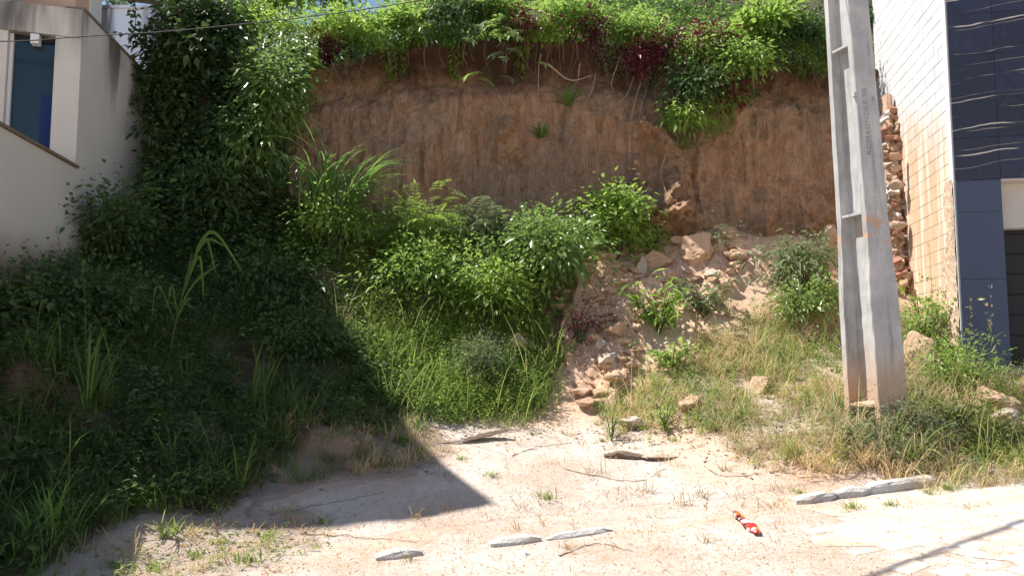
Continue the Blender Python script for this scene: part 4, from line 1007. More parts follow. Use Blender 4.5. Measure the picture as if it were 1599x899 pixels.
# --- sunlit and shaded bushes; base pixel gives the spot on the ground, crown given by pixel centre and depth
def bush(label, u, v, y, rx, rz, nclump, nleaf, L, W, mat, seed, name='leafy_bush', cat='bush', ry=None, base=None, **kw):
    kw.setdefault('zmin', -.95); kw.setdefault('spread', .19); kw.setdefault('shell', .4); c = P(u, v, y); b = np.array([c[0], y + .1, gz(c[0], y + .1) - .03]) if base is None else base
    return shrub(name, label, cat, b, c, (rx, ry or rx * .8, rz), nclump, nleaf, L, W, mat, seed, **kw)
bush('dense glossy green bush spreading in full sun below the bank', 850, 388, 12.9, 1.05, .55, 120, 34, .115, .06, 'glossy', 601)
bush('taller rounded green bush right against the foot of the bank', 962, 330, 13.6, .62, .50, 75, 34, .11, .058, 'sun', 602)
bush('low leafy bush at the lower left end of the glossy bush', 770, 440, 12.4, .75, .45, 70, 32, .10, .05, 'sun', 603)
bush('feathery yellow green sapling standing before the bank left of centre', 650, 345, 13.2, .75, .55, 46, 21, .10, .30, 'yellow', 604, compound=6, spread=.14)
bush('small fern leaved plant with striped fronds beside the sapling', 745, 345, 13.4, .42, .30, 16, 18, .12, .32, 'grey', 605, compound=8, spread=.1)
bush('broad light green bush in the sun left of the glossy bush', 660, 420, 12.5, .95, .50, 90, 30, .09, .045, 'sun', 606)
bush('pale stemmed weed bush at the edge of the shadow line', 500, 385, 13.0, .60, .50, 46, 26, .085, .045, 'sun', 607)
bush('dark compact feathery bush low in the centre grass', 752, 556, 11.4, .36, .34, 60, 40, .09, .012, 'grey', 608, spread=.1)
bush('drooping silver leaved bush left of the pole before the bank', 1250, 405, 12.8, .62, .48, 60, 22, .14, .045, 'grey', 609, droop=.6)
bush('mixed green weeds below the silver leaved bush', 1262, 470, 12.2, .65, .36, 50, 26, .09, .04, 'glossy', 610)
bush('small dark green tuft at the top edge of the dirt spill', 1115, 375, 13.8, .22, .17, 16, 22, .08, .035, 'grey', 611)
bush('low weed patch with reddish stems left of the dirt spill', 905, 500, 12.2, .30, .22, 18, 22, .07, .03, 'purple', 612)
bush('small green weeds between the flat slab and the bush', 1015, 380, 13.8, .45, .16, 24, 20, .08, .04, 'sun', 613)
bush('leafy green weed standing right behind the pole', 1445, 500, 11.6, .45, .55, 46, 26, .08, .04, 'sun', 614)
bush('tangled weeds at the corner of the navy pier', 1490, 575, 10.6, .55, .45, 56, 26, .075, .03, 'sun', 615)
bush('low shrub with small leaves hugging the foot of the pole', 1425, 660, 9.0, .40, .30, 50, 22, .055, .022, 'grey', 616)
bush('grey green weeds tangled in front of the pole foot', 1345, 680, 8.9, .45, .24, 50, 26, .055, .024, 'grey', 617)
bush('bushy weed with thin leaves at the right picture edge', 1500, 655, 9.3, .50, .34, 44, 20, .06, .018, 'yellow', 618)
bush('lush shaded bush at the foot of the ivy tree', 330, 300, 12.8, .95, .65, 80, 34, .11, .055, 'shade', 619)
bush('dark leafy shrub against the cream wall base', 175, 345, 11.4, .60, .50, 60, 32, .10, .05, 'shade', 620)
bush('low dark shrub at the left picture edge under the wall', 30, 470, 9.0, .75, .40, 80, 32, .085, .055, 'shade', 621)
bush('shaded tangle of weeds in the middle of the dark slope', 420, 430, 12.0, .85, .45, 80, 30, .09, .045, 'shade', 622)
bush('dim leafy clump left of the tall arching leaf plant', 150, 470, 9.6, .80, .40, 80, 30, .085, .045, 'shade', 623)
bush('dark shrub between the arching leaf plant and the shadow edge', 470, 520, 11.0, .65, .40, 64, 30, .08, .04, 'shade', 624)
bush('sunlit leafy bush clinging to the left end of the bank', 430, 135, 13.3, .62, .75, 90, 28, .125, .06, 'glossy', 625, base=np.array([-4.1, 13.9, 4.4]), droop=.5)
bush('long leaved sunlit bush hanging beside the ivy tree', 395, 215, 13.0, .45, .60, 60, 26, .13, .05, 'glossy', 626, base=np.array([-4.3, 13.5, 4.3]), droop=.6)
# plants on and over the top of the bank
def top(label, u, v, rx, rz, nclump, nleaf, L, W, mat, seed, y=14.55, name='overhanging_bush', cat='bush', **kw):
    c = P(u, v, y); b = np.array([c[0], 15.1, float(bank_zt(c[0])) - .05]); return shrub(name, label, cat, b, c, (rx, rx * .7, rz), nclump, nleaf, L, W, mat, seed, **kw)
top('bright lime green bush at the upper left corner of the bank', 545, 55, .70, .42, 80, 26, .13, .055, 'yellow', 641)
top('green bush on the bank top beside the lime green one', 630, 35, .50, .35, 50, 26, .12, .055, 'sun', 642)
top('grassy green bush above the left end of the bank', 440, 60, .75, .50, 80, 28, .14, .03, 'sun', 643)
top('dark hanging bush at the shaded notch of the bank rim', 710, 25, .70, .38, 60, 26, .12, .055, 'shade', 644)
top('leafy bush hanging over the rim right of the purple plants', 1090, 95, .65, .42, 76, 28, .10, .05, 'sun', 645)
top('light green big leaved bush on the rim near the pole', 1195, 42, .60, .30, 56, 18, .20, .07, 'yellow', 646, hi=True)
top('dense dark green bush on the rim next to the pole', 1250, 60, .55, .55, 90, 30, .10, .045, 'shade', 647)
top('mixed green bush in the middle of the bank rim', 985, 60, .55, .45, 70, 28, .10, .045, 'sun', 648)
top('green creeper bush on the rim above the hanging roots', 890, 30, .65, .32, 64, 28, .11, .05, 'sun', 649)
top('thick green bush on the rim at the top centre', 770, 15, .55, .30, 50, 24, .13, .06, 'sun', 650)
for i, (u, v, rx, rz, lb) in enumerate([(828, 32, .34, .20, 'purple red leaved plant at the rim above the thin hanging root'), (930, 48, .30, .18, 'purple red plant between the green creeper and the middle bush'), (1032, 66, .40, .26, 'large purple leaved plant hanging in the middle of the rim'),
                                       (1000, 85, .22, .18, 'small crimson leaved plant just below the middle rim bush'), (1125, 135, .42, .40, 'dull purple creeper hanging low over the bank face'), (1112, 60, .26, .16, 'purple plant beside the big leaved lime bush'), (507, 75, .18, .12, 'little red leaved plant in the upper left greenery')]):
    top(lb, u, v, rx, rz, 26, 24, .085, .04, 'purple', 660 + i, y=14.35, spread=.2, zmin=-1, name='purple_leaf_plant', cat='plant')
def cassava():
    c = P(790, 62, 13.95); b = np.array([c[0], 15.0, 7.65]); o = thing('feather_leaf_plant', 'plant with drooping pale feather shaped leaves over the bank rim', 'plant', b)
    n = 26; p = c + RNG.normal(0, 1, (n, 3)) * [.32, .15, .33] + [0, 0, -.05]
    for e in p: V, F = stems(b, [e], .01, .004, .1); part(o, 'stem', V, F, M['stem'])
    for i in range(n):
        V, F = pinnate(p[i:i + 1] + [0, .2, .1], nrm(np.array([[random.uniform(-1.1, 1.1), -1, .1]])), np.array([.42 * random.uniform(.7, 1.2)]), 6, .34, None, .6, .36); part(o, 'leaf', V, F, LM['grey' if i % 3 else 'sun'])
cassava()
def creeper(name, label, poly, n, L, W, mat, out=(.04, .3), seed=0):
    us = np.array([q[0] for q in poly]); vs = np.array([q[1] for q in poly]); pts = []
    while len(pts) < n:
        u, v = RNG.uniform(us.min(), us.max()), RNG.uniform(vs.min(), vs.max())
        if not inpoly(np.array([u]), np.array([v]), poly)[0]: continue
        if vnoise(np.array([[u / 26., v / 26., seed]]))[0] < -.15: continue
        pts.append((u, v))
    pts = np.array(pts); B = np.array([BK(u, v, 0) for u, v in pts[::6]]); B = np.repeat(B, 6, 0)[:n] + RNG.normal(0, .06, (min(n, len(B) * 6), 3)); m = len(B)
    B[:, 1] -= RNG.uniform(out[0], out[1], m)
    V, F = leaves(B, rdir(m) * [1, .5, .4] + [0, -.5, -.5], np.array([0, -1, .5]) + RNG.normal(0, .4, (m, 3)), RNG.uniform(.6, 1.2, m) * L, RNG.uniform(.6, 1.2, m) * W, .3)
    o = thing(name, label, 'creeper', B.mean(0)); part(o, 'foliage', V, F, LM[mat])
    top_ = B[np.argsort(-B[:, 2])[:m // 10]]; ends = B[RNG.choice(m, 16)]; A = Acc()
    for e in ends:
        a = np.array([e[0] + random.uniform(-.2, .2), 14.5, float(bank_zt(e[0]))]); V, F = tube(curve_pts([a, (a + e) / 2 + RNG.normal(0, .06, 3) + [0, -.1, 0], e], 8), .006, 4, False); part(o, 'stem', V, F, M['bark'])
creeper('hanging_creeper', 'green creeper trailing down the bank face right of centre', [(1040, 90), (1150, 70), (1165, 160), (1120, 215), (1040, 205), (1010, 180), (1060, 150)], 2000, .085, .045, 'sun', (.08, .5), seed=1)
creeper('hanging_creeper', 'thin dark creeper trailing over the bank beside the pole', [(1130, 70), (1295, 70), (1300, 125), (1240, 115), (1190, 120), (1160, 190), (1120, 190)], 1300, .07, .035, 'shade', seed=2)
creeper('hanging_creeper', 'leafy fringe hanging from the dark band under the rim left of centre', [(600, 40), (760, 20), (740, 75), (640, 62), (560, 100), (500, 120)], 600, .09, .045, 'shade', seed=3)
creeper('hanging_creeper', 'sparse brown and green creeper over the hanging roots', [(925, 70), (1070, 80), (1060, 150), (1000, 140), (940, 130)], 800, .06, .03, 'grey', (.05, .4), seed=4)
creeper('hanging_creeper', 'small trailing sprig above the dirt lumps on the bank', [(1040, 205), (1075, 200), (1098, 222), (1050, 228)], 90, .07, .035, 'sun', seed=5)

def rosette(name, label, base, n, L, W, mat, lean=(.2, 1.0), bend=(.5, 1.4), azr=(0, 6.28), K=7, cat='grass clump', leaf_parts=True, rad=.06, group=None):
    o = thing(name, label, cat, base, group); A = Acc()
    for i in range(n):
        p = np.asarray(base, float) + np.append(RNG.normal(0, rad, 2), 0); V, F = blades(p[None], np.array([random.uniform(*azr)]), L * random.uniform(.55, 1.1), W * random.uniform(.7, 1.15), random.uniform(*lean), random.uniform(*bend), K)
        if leaf_parts: part(o, 'leaf', V, F, LM[mat], True)
        else: A.add(V, F)
    if not leaf_parts: V, F = A.get(); part(o, 'foliage', V, F, LM[mat], True)
    return o
# plants on the bank face
for u, v, n, L, lb in [(888, 165, 34, .55, 'spiky rosette plant rooted in the bank face above the small tuft'), (845, 215, 26, .36, 'small dark tuft at the end of the thin hanging root'), (1045, 355, 0, 0, '')]:
    if n: rosette('rosette_plant', lb, BK(u, v, .12), n, L, .05, 'glossy', (.4, 1.6), (.4, 1.3), cat='plant', rad=.03)
# the tall cane grass in front of the bank, lit by the sun
gp = P(512, 352, 12.9)
rosette('cane_grass', 'tall arching cane grass clump with long shining blades in front of the bank', gp + [-.1, 0, .2], 90, 1.75, .030, 'cane', (.05, .5), (1.0, 2.6), rad=.16, K=9)
rosette('cane_grass', 'smaller cane grass clump leaning right beside the tall one', gp + [.33, -.1, .2], 50, 1.6, .032, 'cane', (.15, .6), (.8, 2.0), (-.9, 1.0), rad=.10, K=9)
# corn-like plant standing in the shade
def corn():
    b = G(262, 560); o = thing('corn_plant', 'single tall plant with long arching strap leaves standing in the shade', 'plant', b)
    d = b[1]; p1 = P(282, 470, d); p2 = P(300, 395, d - .05); V, F = tube(curve_pts([b, p1, p2], 12), np.linspace(.018, .008, 12), 6); part(o, 'stem', V, F, M['stem'], True)
    for (s, mid, e, w) in [((288, 445), (318, 372), (338, 430), .05), ((294, 420), (330, 362), (382, 430), .05), ((284, 462), (310, 400), (318, 470), .045), ((272, 500), (245, 445), (236, 505), .04), ((276, 490), (268, 445), (262, 470), .04), ((280, 480), (305, 440), (345, 410), .035), ((272, 505), (290, 470), (300, 466), .03), ((296, 415), (322, 375), (352, 385), .04)]:
        a, m, c = P(*s, d), P(*mid, d - random.uniform(.05, .25)), P(*e, d - random.uniform(.1, .5)); q = curve_pts([a, m, c], 12); T = nrm(np.gradient(q, axis=0)); sd = nrm(np.cross(T, np.array([.25, 1, .35]))); t = np.linspace(0, 1, 12); ww = w * (.35 + 1.6 * t) * (1 - t ** 2.2); ww = np.minimum(ww, w)[:, None] * .5
        n_ = np.cross(sd, T); V = np.stack([q - sd * ww + n_ * ww * .4, q, q + sd * ww + n_ * ww * .4], 1).reshape(-1, 3); F = [(i * 3 + j, i * 3 + j + 1, i * 3 + j + 4, i * 3 + j + 3) for i in range(11) for j in (0, 1)]
        part(o, 'leaf', V, F, LM['cane'], True)
corn()
for u, v, n, L, W, mat, ln, bd, lb in [(75, 850, 46, .62, .018, 'cane', (.1, .8), (.2, .9), 'lush grass clump at the lower left catching a patch of sun'), (25, 880, 34, .5, .015, 'grass_sh', (.2, .9), (.3, 1.0), 'dark grass clump in the bottom left corner'),
                                       (405, 640, 12, .95, .03, 'grass_sh', (.02, .25), (.1, .6), 'upright broad bladed grass in the shade above the earth hump'), (415, 690, 22, .6, .02, 'grass_sh', (.3, .9), (.6, 1.5), 'drooping grass clump beside the earth hump'),
                                       (140, 640, 22, 1.0, .022, 'grass_sh', (.02, .4), (.1, .7), 'tall thin grass clump behind the dark earth mound'), (270, 730, 18, .6, .02, 'cane', (.1, .7), (.2, .8), 'loose grass clump in the shade left of the earth hump'),
                                       (265, 835, 26, .28, .014, 'grass', (.3, 1.2), (.3, 1.2), 'short sunlit weed tuft at the edge of the shadow'), (850, 640, 40, .5, .012, 'grass', (.1, .6), (.2, 1.0), 'fine grass clump at the right end of the centre grass'),
                                       (1555, 690, 44, .6, .013, 'grass', (.3, 1.0), (.5, 1.5), 'arching grass clump overhanging the right corner bank'), (1240, 720, 30, .42, .012, 'grass', (.1, .7), (.2, .8), 'grass clump left of the pole at the sand edge'),
                                       (1300, 745, 26, .3, .011, 'straw', (.2, .9), (.3, 1.0), 'dry straw tuft behind the first kerb stone'), (1350, 728, 40, .42, .010, 'straw', (.1, .9), (.3, 1.4), 'pale straw tuft in front of the pole foot'), (1418, 722, 36, .45, .010, 'grass', (.1, .9), (.3, 1.4), 'green grass clump right below the pole foot'), (1150, 690, 30, .34, .009, 'straw', (.1, .9), (.3, 1.2), 'straw clump at the sand edge left of the pole'), (220, 790, 30, .4, .014, 'cane', (.2, .9), (.2, 1.0), 'grass clump next to the lush lower left one')]:
    rosette('grass_clump', lb, G(u, v), n, L, W, mat, ln, bd)
# broad weed on the dirt spill
def spill_weed(label, u, v, r, n, L, W, mat, seed, h=.45):
    b = G(u, v); o = thing('broadleaf_weed', label, 'weed', b); rr = np.random.default_rng(seed); k = max(6, n // 8); A = Acc()
    for i in range(k):
        a = rr.uniform(0, 6.28); e = b + np.array([math.cos(a) * r * rr.uniform(.35, 1.1), math.sin(a) * r * .8, h * rr.uniform(.35, 1.15)]); c = curve_pts([b, (b + e) / 2 + [0, 0, h * .25], e], 9); V, F = tube(c, np.linspace(.008, .003, 9), 5, False); part(o, 'stem', V, F, M['stem'])
        for j in range(n // k):
            p = c[2 + j % 7] + rr.normal(0, .03, 3); d = np.array([[rr.normal(), rr.normal() - .2, rr.uniform(-.3, .4)]]); V, F = leaves(p[None], nrm(d), np.array([[rr.normal() * .3, rr.normal() * .3, 1.]]), L * rr.uniform(.6, 1.2), W * rr.uniform(.7, 1.2), .55, .2, True); part(o, 'leaf', V, F, LM[mat])
spill_weed('broad leaved green weed growing in the middle of the dirt spill', 1030, 522, .75, 170, .24, .07, 'sun', 801, .85)
spill_weed('grey leaved branch of weed right of the spill weed', 1100, 500, .6, 120, .24, .06, 'grey', 802, .75)
spill_weed('low bright weed patch below the spill weed', 1050, 575, .65, 120, .17, .06, 'sun', 803, .38)
spill_weed('small upright green weed on the sand beside the long pale stone', 1038, 672, .18, 60, .10, .035, 'yellow', 804, .40)
spill_weed('slender green weed left of the long pale stone', 955, 690, .15, 40, .08, .022, 'sun', 805, .42)
spill_weed('little weed with round leaves at the grass edge right of centre', 1115, 665, .14, 22, .10, .05, 'grey', 806, .18)

# --- tall seed stems
def seed_stem(label, u, v, utop, vtop, mat='straw'):
    b = G(u, v); e = P(utop, vtop, b[1] - .1); c = curve_pts([b, (b + e) / 2 + [random.uniform(-.05, .05), 0, 0], e], 14); o = thing('seed_grass_stem', label, 'grass stem', b, 'tall seeding grass stems'); V, F = tube(c, np.linspace(.005, .002, 14), 4); part(o, 'stem', V, F, M['stem'])
    m = 26; q = c[-5:][RNG.integers(0, 5, m)] + RNG.normal(0, .006, (m, 3)); V, F = leaves(q, rdir(m, .1) + [0, 0, .6], rdir(m), .06, .006, 0); part(o, 'seed_head', V, F, LM[mat], kind='stuff')
    m = 7; q = c[RNG.integers(2, 9, m)]; V, F = blades(q, RNG.uniform(0, 6.28, m), .25, .010, .5, .9); part(o, 'foliage', V, F, LM['grass'])
seed_stem('tall seeding grass stem in front of the navy pier, the one reaching highest', 1545, 640, 1548, 450); seed_stem('seeding grass stem left of the highest one before the navy pier', 1520, 640, 1516, 470); seed_stem('leaning seeding grass stem close to the garage edge', 1560, 640, 1540, 478)
seed_stem('tall thin grass stem against the orange stained wall', 1462, 620, 1452, 385); seed_stem('thin dark stem standing up against the cream wall', 205, 330, 158, 150, 'grass_sh'); seed_stem('very tall thin grass stem in the shade below the cream wall', 132, 620, 130, 410, 'grass_sh')

# --- small tufts on the open sand: alike, so they share a label
def tufts():
    proto = []
    for k in range(14):
        n = random.choice([4, 6, 9, 14, 22]); V, F = blades(RNG.normal(0, random.choice([.02, .05, .09]), (n, 3)) * [1, 1, 0], RNG.uniform(0, 6.28, n), RNG.uniform(.05, random.choice([.15, .22, .32]), n), .005, RNG.uniform(.2, 1.5, n), RNG.uniform(.1, 1.4, n), 3); proto.append(mesh('grass_tuft', V, F, LM['stalk']))
    spots = [(u + random.uniform(-14, 14), v + random.uniform(-8, 8)) for u, v in [(860, 795), (880, 850), (1000, 840), (1030, 800), (950, 770), (930, 735), (1010, 770), (820, 800), (800, 830), (700, 800), (560, 830), (480, 850), (640, 815), (1100, 770), (1150, 760), (1190, 790), (1210, 770),
             (1230, 820), (1180, 720), (1120, 720), (900, 700), (860, 720), (960, 850), (1090, 850), (1140, 790), (1340, 800), (1420, 800), (1500, 790), (1530, 785), (780, 760), (740, 730), (690, 740), (1220, 850), (1020, 745), (1170, 775), (1060, 785), (840, 790), (870, 800), (850, 815), (890, 830), (1010, 815), (990, 800), (1160, 790), (1205, 800), (1215, 785), (760, 800), (920, 800), (1090, 800), (1130, 740), (640, 870), (720, 850), (1000, 700), (930, 660), (1260, 790), (1250, 800)]]
    for u, v in spots:
        o = link('grass_tuft', random.choice(proto), None, tuple(G(u, v) - [0, 0, .005]), random.uniform(0, 6.28), random.uniform(.7, 1.5)); tag(o, 'small wispy dry grass tuft on the open sunlit sand', 'grass tuft', 'dry grass tufts on the sand')
    V, F = blades(RNG.normal(0, .04, (40, 3)) * [1, 1, 0], RNG.uniform(0, 6.28, 40), RNG.uniform(.05, .15, 40), .008, RNG.uniform(.2, 1.2, 40), .7, 3); me = mesh('grass_tuft', V, F, LM['grass'])
    for u, v in [(768, 745), (850, 780), (1050, 690), (940, 690), (1330, 795), (1390, 790), (1450, 772), (660, 700), (830, 680), (720, 715), (1245, 770), (980, 640), (1480, 765), (500, 820), (420, 840), (340, 850), (300, 870), (180, 885), (240, 890), (380, 880)]:
        o = link('green_tuft', me, None, tuple(G(u, v)), random.uniform(0, 6.28), random.uniform(.6, 1.3)); tag(o, 'tiny green grass tuft poking from the sand', 'grass tuft', 'green tufts on the sand')
tufts()

# --- hanging roots on the bank
def roots():
    R = [([(852, 55), (842, 100), (840, 150), (834, 195)], .012, 'long thin pale root hanging straight down the bank left of the rosette'), ([(855, 100), (890, 125), (925, 118)], .022, 'pale curved root arching over the rosette plant'), ([(905, 100), (903, 120), (897, 135)], .014, 'short root dangling beside the arched root'),
         ([(930, 115), (925, 140), (912, 165)], .014, 'crooked root hanging right of the arched root'), ([(968, 90), (955, 130), (962, 150)], .012, 'kinked root at the left of the root cluster'), ([(990, 120), (978, 150), (955, 168)], .014, 'root slanting left inside the root cluster'),
         ([(1000, 130), (990, 165), (985, 195)], .016, 'thick root hanging down to the dirt lumps'), ([(1010, 140), (1002, 165), (998, 185)], .012, 'root hanging beside the thick root'), ([(1025, 130), (1022, 148), (1026, 160)], .010, 'short root at the right of the root cluster'),
         ([(985, 180), (983, 230), (992, 290)], .010, 'fine root running down over the dirt lumps'), ([(1175, 85), (1176, 150), (1160, 220), (1150, 270)], .010, 'long fine root hanging down the right part of the bank'), ([(1040, 240), (1032, 270), (1040, 300)], .010, 'short root stub on the right dirt lump'), ([(780, 150), (792, 175), (800, 200)], .012, 'small bent root above the left dirt lump'), ([(668, 0), (672, 40), (676, 70)], .010, 'thin root dangling in the dark notch of the rim')]
    for pts, r, lb in R:
        c = curve_pts([BK(u, v, .10 + .05 * math.sin(i * 2.1)) for i, (u, v) in enumerate(pts)], 26); c += .008 * np.stack([fbm(c * 6, 900 + k, 2) for k in range(3)], 1); V, F = tube(c, np.linspace(r, r * .45, 26), 5); solo('hanging_root', V, F, M['root'], lb, 'root', 'roots hanging on the bank')
roots()
# --- masses nobody could count
HUMP = [(430, 620), (620, 620), (700, 720), (560, 740), (430, 770)]
def field(poly, area, dens, seedn=0, zfun=None, cover=None):
    x0, x1, y0, y1 = area; n = int((x1 - x0) * (y1 - y0) * dens); x = RNG.uniform(x0, x1, n); y = RNG.uniform(y0, y1, n); z = (zfun or gz0)(x, y); Vp = np.stack([x, y, z], 1)
    u, v, f = proj(Vp); k = inpoly(u + 45 * n2(x, y, 2, 950 + seedn, 3) + RNG.normal(0, 12, n), v + 24 * n2(x, y, 2, 960 + seedn, 3) + RNG.normal(0, 7, n), poly)
    if cover is not None: k &= n2(x, y, 1.5, 970 + seedn, 3) > cover
    return Vp[k]
def grass_mass(name, label, parts_, mat):
    A = Acc()
    for poly, area, dens, L, W, sd, cv in parts_:
        p = field(poly, area, dens / 14, sd, None, cv); q = RNG.lognormal(-.15, .45, len(p)); q = np.repeat(q, 14); p = np.repeat(p, 14, 0); n = len(p); p = p + np.stack([RNG.normal(0, .05, n), RNG.normal(0, .05, n), np.zeros(n)], 1); c = n2(p[:, 0], p[:, 1], 1.8, 980 + sd, 3)
        l = L * q * RNG.uniform(.4, 1.15, n) * (1 + .6 * c); V, F = blades(p - [0, 0, .01], RNG.uniform(0, 6.28, n), l, W * RNG.uniform(.6, 1.3, n), RNG.uniform(.05, 1.1, n), RNG.uniform(.2, 2.2, n), 4); A.add(V, F)
    V, F = A.get(); solo(name, V, F, LM[mat], label, 'grass', kind='stuff', base=np.array([0, 10, 0.]))
AL, AC, AR, AP = (-7, -.8, 5.2, 14.2), (-4, 1.5, 9.5, 14.3), (1, 5.5, 8, 14.3), (3.4, 8.2, 7.9, 12.5)
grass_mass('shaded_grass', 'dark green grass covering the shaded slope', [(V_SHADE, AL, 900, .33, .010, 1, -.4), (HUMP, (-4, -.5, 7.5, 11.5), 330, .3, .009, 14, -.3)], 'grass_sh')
LOWER_SUN = [(545, 470), (880, 470), (870, 600), (840, 655), (720, 672), (630, 650), (560, 560)]
grass_mass('sunlit_grass', 'green grass in the sun across the middle of the slope and around the pole', [(V_SUN, AC, 500, .34, .011, 2, -.3), (LOWER_SUN, AC, 1100, .46, .011, 5, -.35), (V_RIGHT, AR, 640, .30, .009, 3, -.2), (V_POLE, AP, 520, .36, .010, 4, -.2)], 'grass')
EDGE = [(640, 640), (860, 630), (960, 640), (1100, 600), (1320, 640), (1330, 750), (1200, 760), (1050, 720), (900, 690), (700, 690)]
LEFT_EDGE = [(60, 899), (150, 840), (320, 800), (500, 800), (520, 850), (400, 899), (200, 930)]
grass_mass('dry_grass', 'dry straw coloured grass and dead stalks along the edges of the sand', [(V_RIGHT, AR, 1100, .30, .007, 6, -.35), (V_POLE, AP, 1200, .38, .007, 7, -.35), (EDGE, (-2.2, 5.2, 7.6, 12), 130, .14, .006, 8, -.1), (V_SUN, AC, 90, .40, .006, 9, -.3), (LEFT_EDGE, (-4.6, -1, 4.8, 8), 420, .13, .006, 10, -.2), (HUMP, (-4, -.5, 7.5, 11.5), 420, .26, .007, 13, -.35)], 'straw')
def leaf_mass(name, label, parts_, mat):
    A = Acc()
    for poly, area, dens, L, W, h, sd, cv, zf in parts_:
        p = field(poly, area, dens, sd, zf, cv); n = len(p); c = sm(-.5, .6, n2(p[:, 0], p[:, 1], 1.4, 990 + sd, 3)); p = p + np.stack([np.zeros(n), np.zeros(n), h * (.15 + c) * RNG.random(n) ** .7], 1)
        l = L * RNG.uniform(.5, 1.3, n); V, F = leaves(p, rdir(n, -.4) * [1, 1, .7] + [0, -.25, .1], np.array([0, -.2, 1.0]) + RNG.normal(0, .5, (n, 3)), l, l * W / L, .3); A.add(V, F)
    V, F = A.get(); solo(name, V, F, LM[mat], label, 'undergrowth', kind='stuff', base=np.array([0, 10, 0.]))
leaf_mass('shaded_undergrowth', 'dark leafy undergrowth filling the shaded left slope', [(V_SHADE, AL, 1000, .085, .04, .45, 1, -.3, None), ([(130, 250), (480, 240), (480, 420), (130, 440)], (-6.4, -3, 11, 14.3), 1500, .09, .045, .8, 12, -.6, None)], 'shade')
leaf_mass('sunlit_undergrowth', 'leafy green undergrowth in the sun between bushes and weeds', [(V_SUN, AC, 1000, .07, .035, .34, 2, -.25, None), (V_RIGHT, AR, 200, .055, .024, .16, 3, .0, None), (V_POLE, AP, 200, .05, .02, .28, 4, .0, None), (LEFT_EDGE, (-4.6, -1, 4.8, 8), 160, .06, .02, .1, 11, -.1, None)], 'sun')
def weed_mass(name, label, parts_, mat):
    """many small upright weeds: leaves set around short stems"""
    A = Acc()
    for poly, area, dens, h, L, W, k, sd, cv in parts_:
        p = field(poly, area, dens, sd, None, cv); n = len(p); H = h * RNG.lognormal(-.1, .4, n); tilt = RNG.normal(0, .28, (n, 2)); az = RNG.uniform(0, 6.28, n)
        for j in range(k):
            t = .15 + .85 * (j + RNG.random(n)) / k; q = p + np.stack([tilt[:, 0] * H * t * t, tilt[:, 1] * H * t * t, H * t], 1); a = az + 2.4 * j + RNG.normal(0, .3, n)
            l = L * RNG.uniform(.6, 1.3, n) * (1.15 - .55 * t); V, F = leaves(q, np.stack([np.cos(a), np.sin(a), RNG.uniform(-.1, .7, n)], 1), np.array([0, 0, 1.0]) + RNG.normal(0, .25, (n, 3)), l, l * W / L, .35); A.add(V, F)
    V, F = A.get(); solo(name, V, F, LM[mat], label, 'weeds', kind='stuff', base=np.array([0, 10, 0.]))
weed_mass('green_weeds', 'small leafy weeds crowding the sunlit middle of the slope', [(V_SUN, AC, 70, .42, .085, .035, 14, 41, -.3), (LOWER_SUN, AC, 75, .36, .08, .022, 14, 42, -.3), (V_RIGHT, AR, 42, .30, .065, .022, 11, 43, -.3), (V_POLE, AP, 34, .34, .06, .022, 12, 44, -.2)], 'sun')
weed_mass('pale_weeds', 'yellowish and pale weeds mixed into the sunlit growth', [(V_SUN, AC, 30, .5, .085, .03, 14, 45, -.1), (LOWER_SUN, AC, 34, .42, .07, .02, 14, 46, -.1), (V_RIGHT, AR, 30, .32, .06, .02, 11, 47, -.3), (V_POLE, AP, 26, .36, .055, .02, 12, 48, -.2), (LEFT_EDGE, (-4.6, -1, 4.8, 8), 34, .14, .05, .016, 9, 50, -.3)], 'yellow')
weed_mass('shaded_weeds', 'dim leafy weeds scattered through the shaded grass', [(V_SHADE, AL, 60, .45, .09, .035, 14, 49, -.4)], 'shade')
HILL = [(330, -200), (1420, -200), (1420, 130), (330, 170)]
leaf_mass('hillside_undergrowth', 'green undergrowth covering the hillside above the bank', [(HILL, (-6.2, 8, 14.9, 20.5), 700, .13, .06, .9, 5, -.7, hill_z)], 'sun')
leaf_mass('hillside_shade_growth', 'darker green shrubs mixed through the hillside growth', [(HILL, (-6.2, 8, 15.2, 22), 420, .15, .08, 1.3, 6, -.1, hill_z)], 'shade')
def hill_grass():
    p = field(HILL, (-6, 7.5, 14.8, 18), 160, 7, hill_z); n = len(p); V, F = blades(p, RNG.uniform(0, 6.28, n), RNG.uniform(.4, .9, n), .016, RNG.uniform(.1, .8, n), RNG.uniform(.4, 1.6, n), 4); solo('hillside_grass', V, F, LM['grass'], 'long grass growing through the greenery above the bank', 'grass', kind='stuff')
hill_grass()
def dead_leaves():
    A = Acc()
    for poly, area, dens in ((EDGE, (-2.2, 5.2, 7.6, 12), 60), (V_RIGHT, AR, 90), (V_POLE, AP, 120), (LEFT_EDGE, (-4.6, -1, 4.8, 8), 60), (HUMP, (-4, -.5, 7.5, 11.5), 110), (SPILL, (.5, 5, 10.5, 14.4), 50)):
        p = field(poly, area, dens); n = len(p); l = RNG.uniform(.025, .08, n); V, F = leaves(p + [0, 0, .01], rdir(n) * [1, 1, .15], np.array([0, 0, 1.0]) + RNG.normal(0, .35, (n, 3)), l, l * .45, 0); A.add(V, F)
    V, F = A.get(); solo('leaf_litter', V, F, LM['litter'], 'dead leaves and bits of litter strewn on soil and sand', 'leaf litter', kind='stuff', base=np.array([0, 9, 0.]))
dead_leaves()

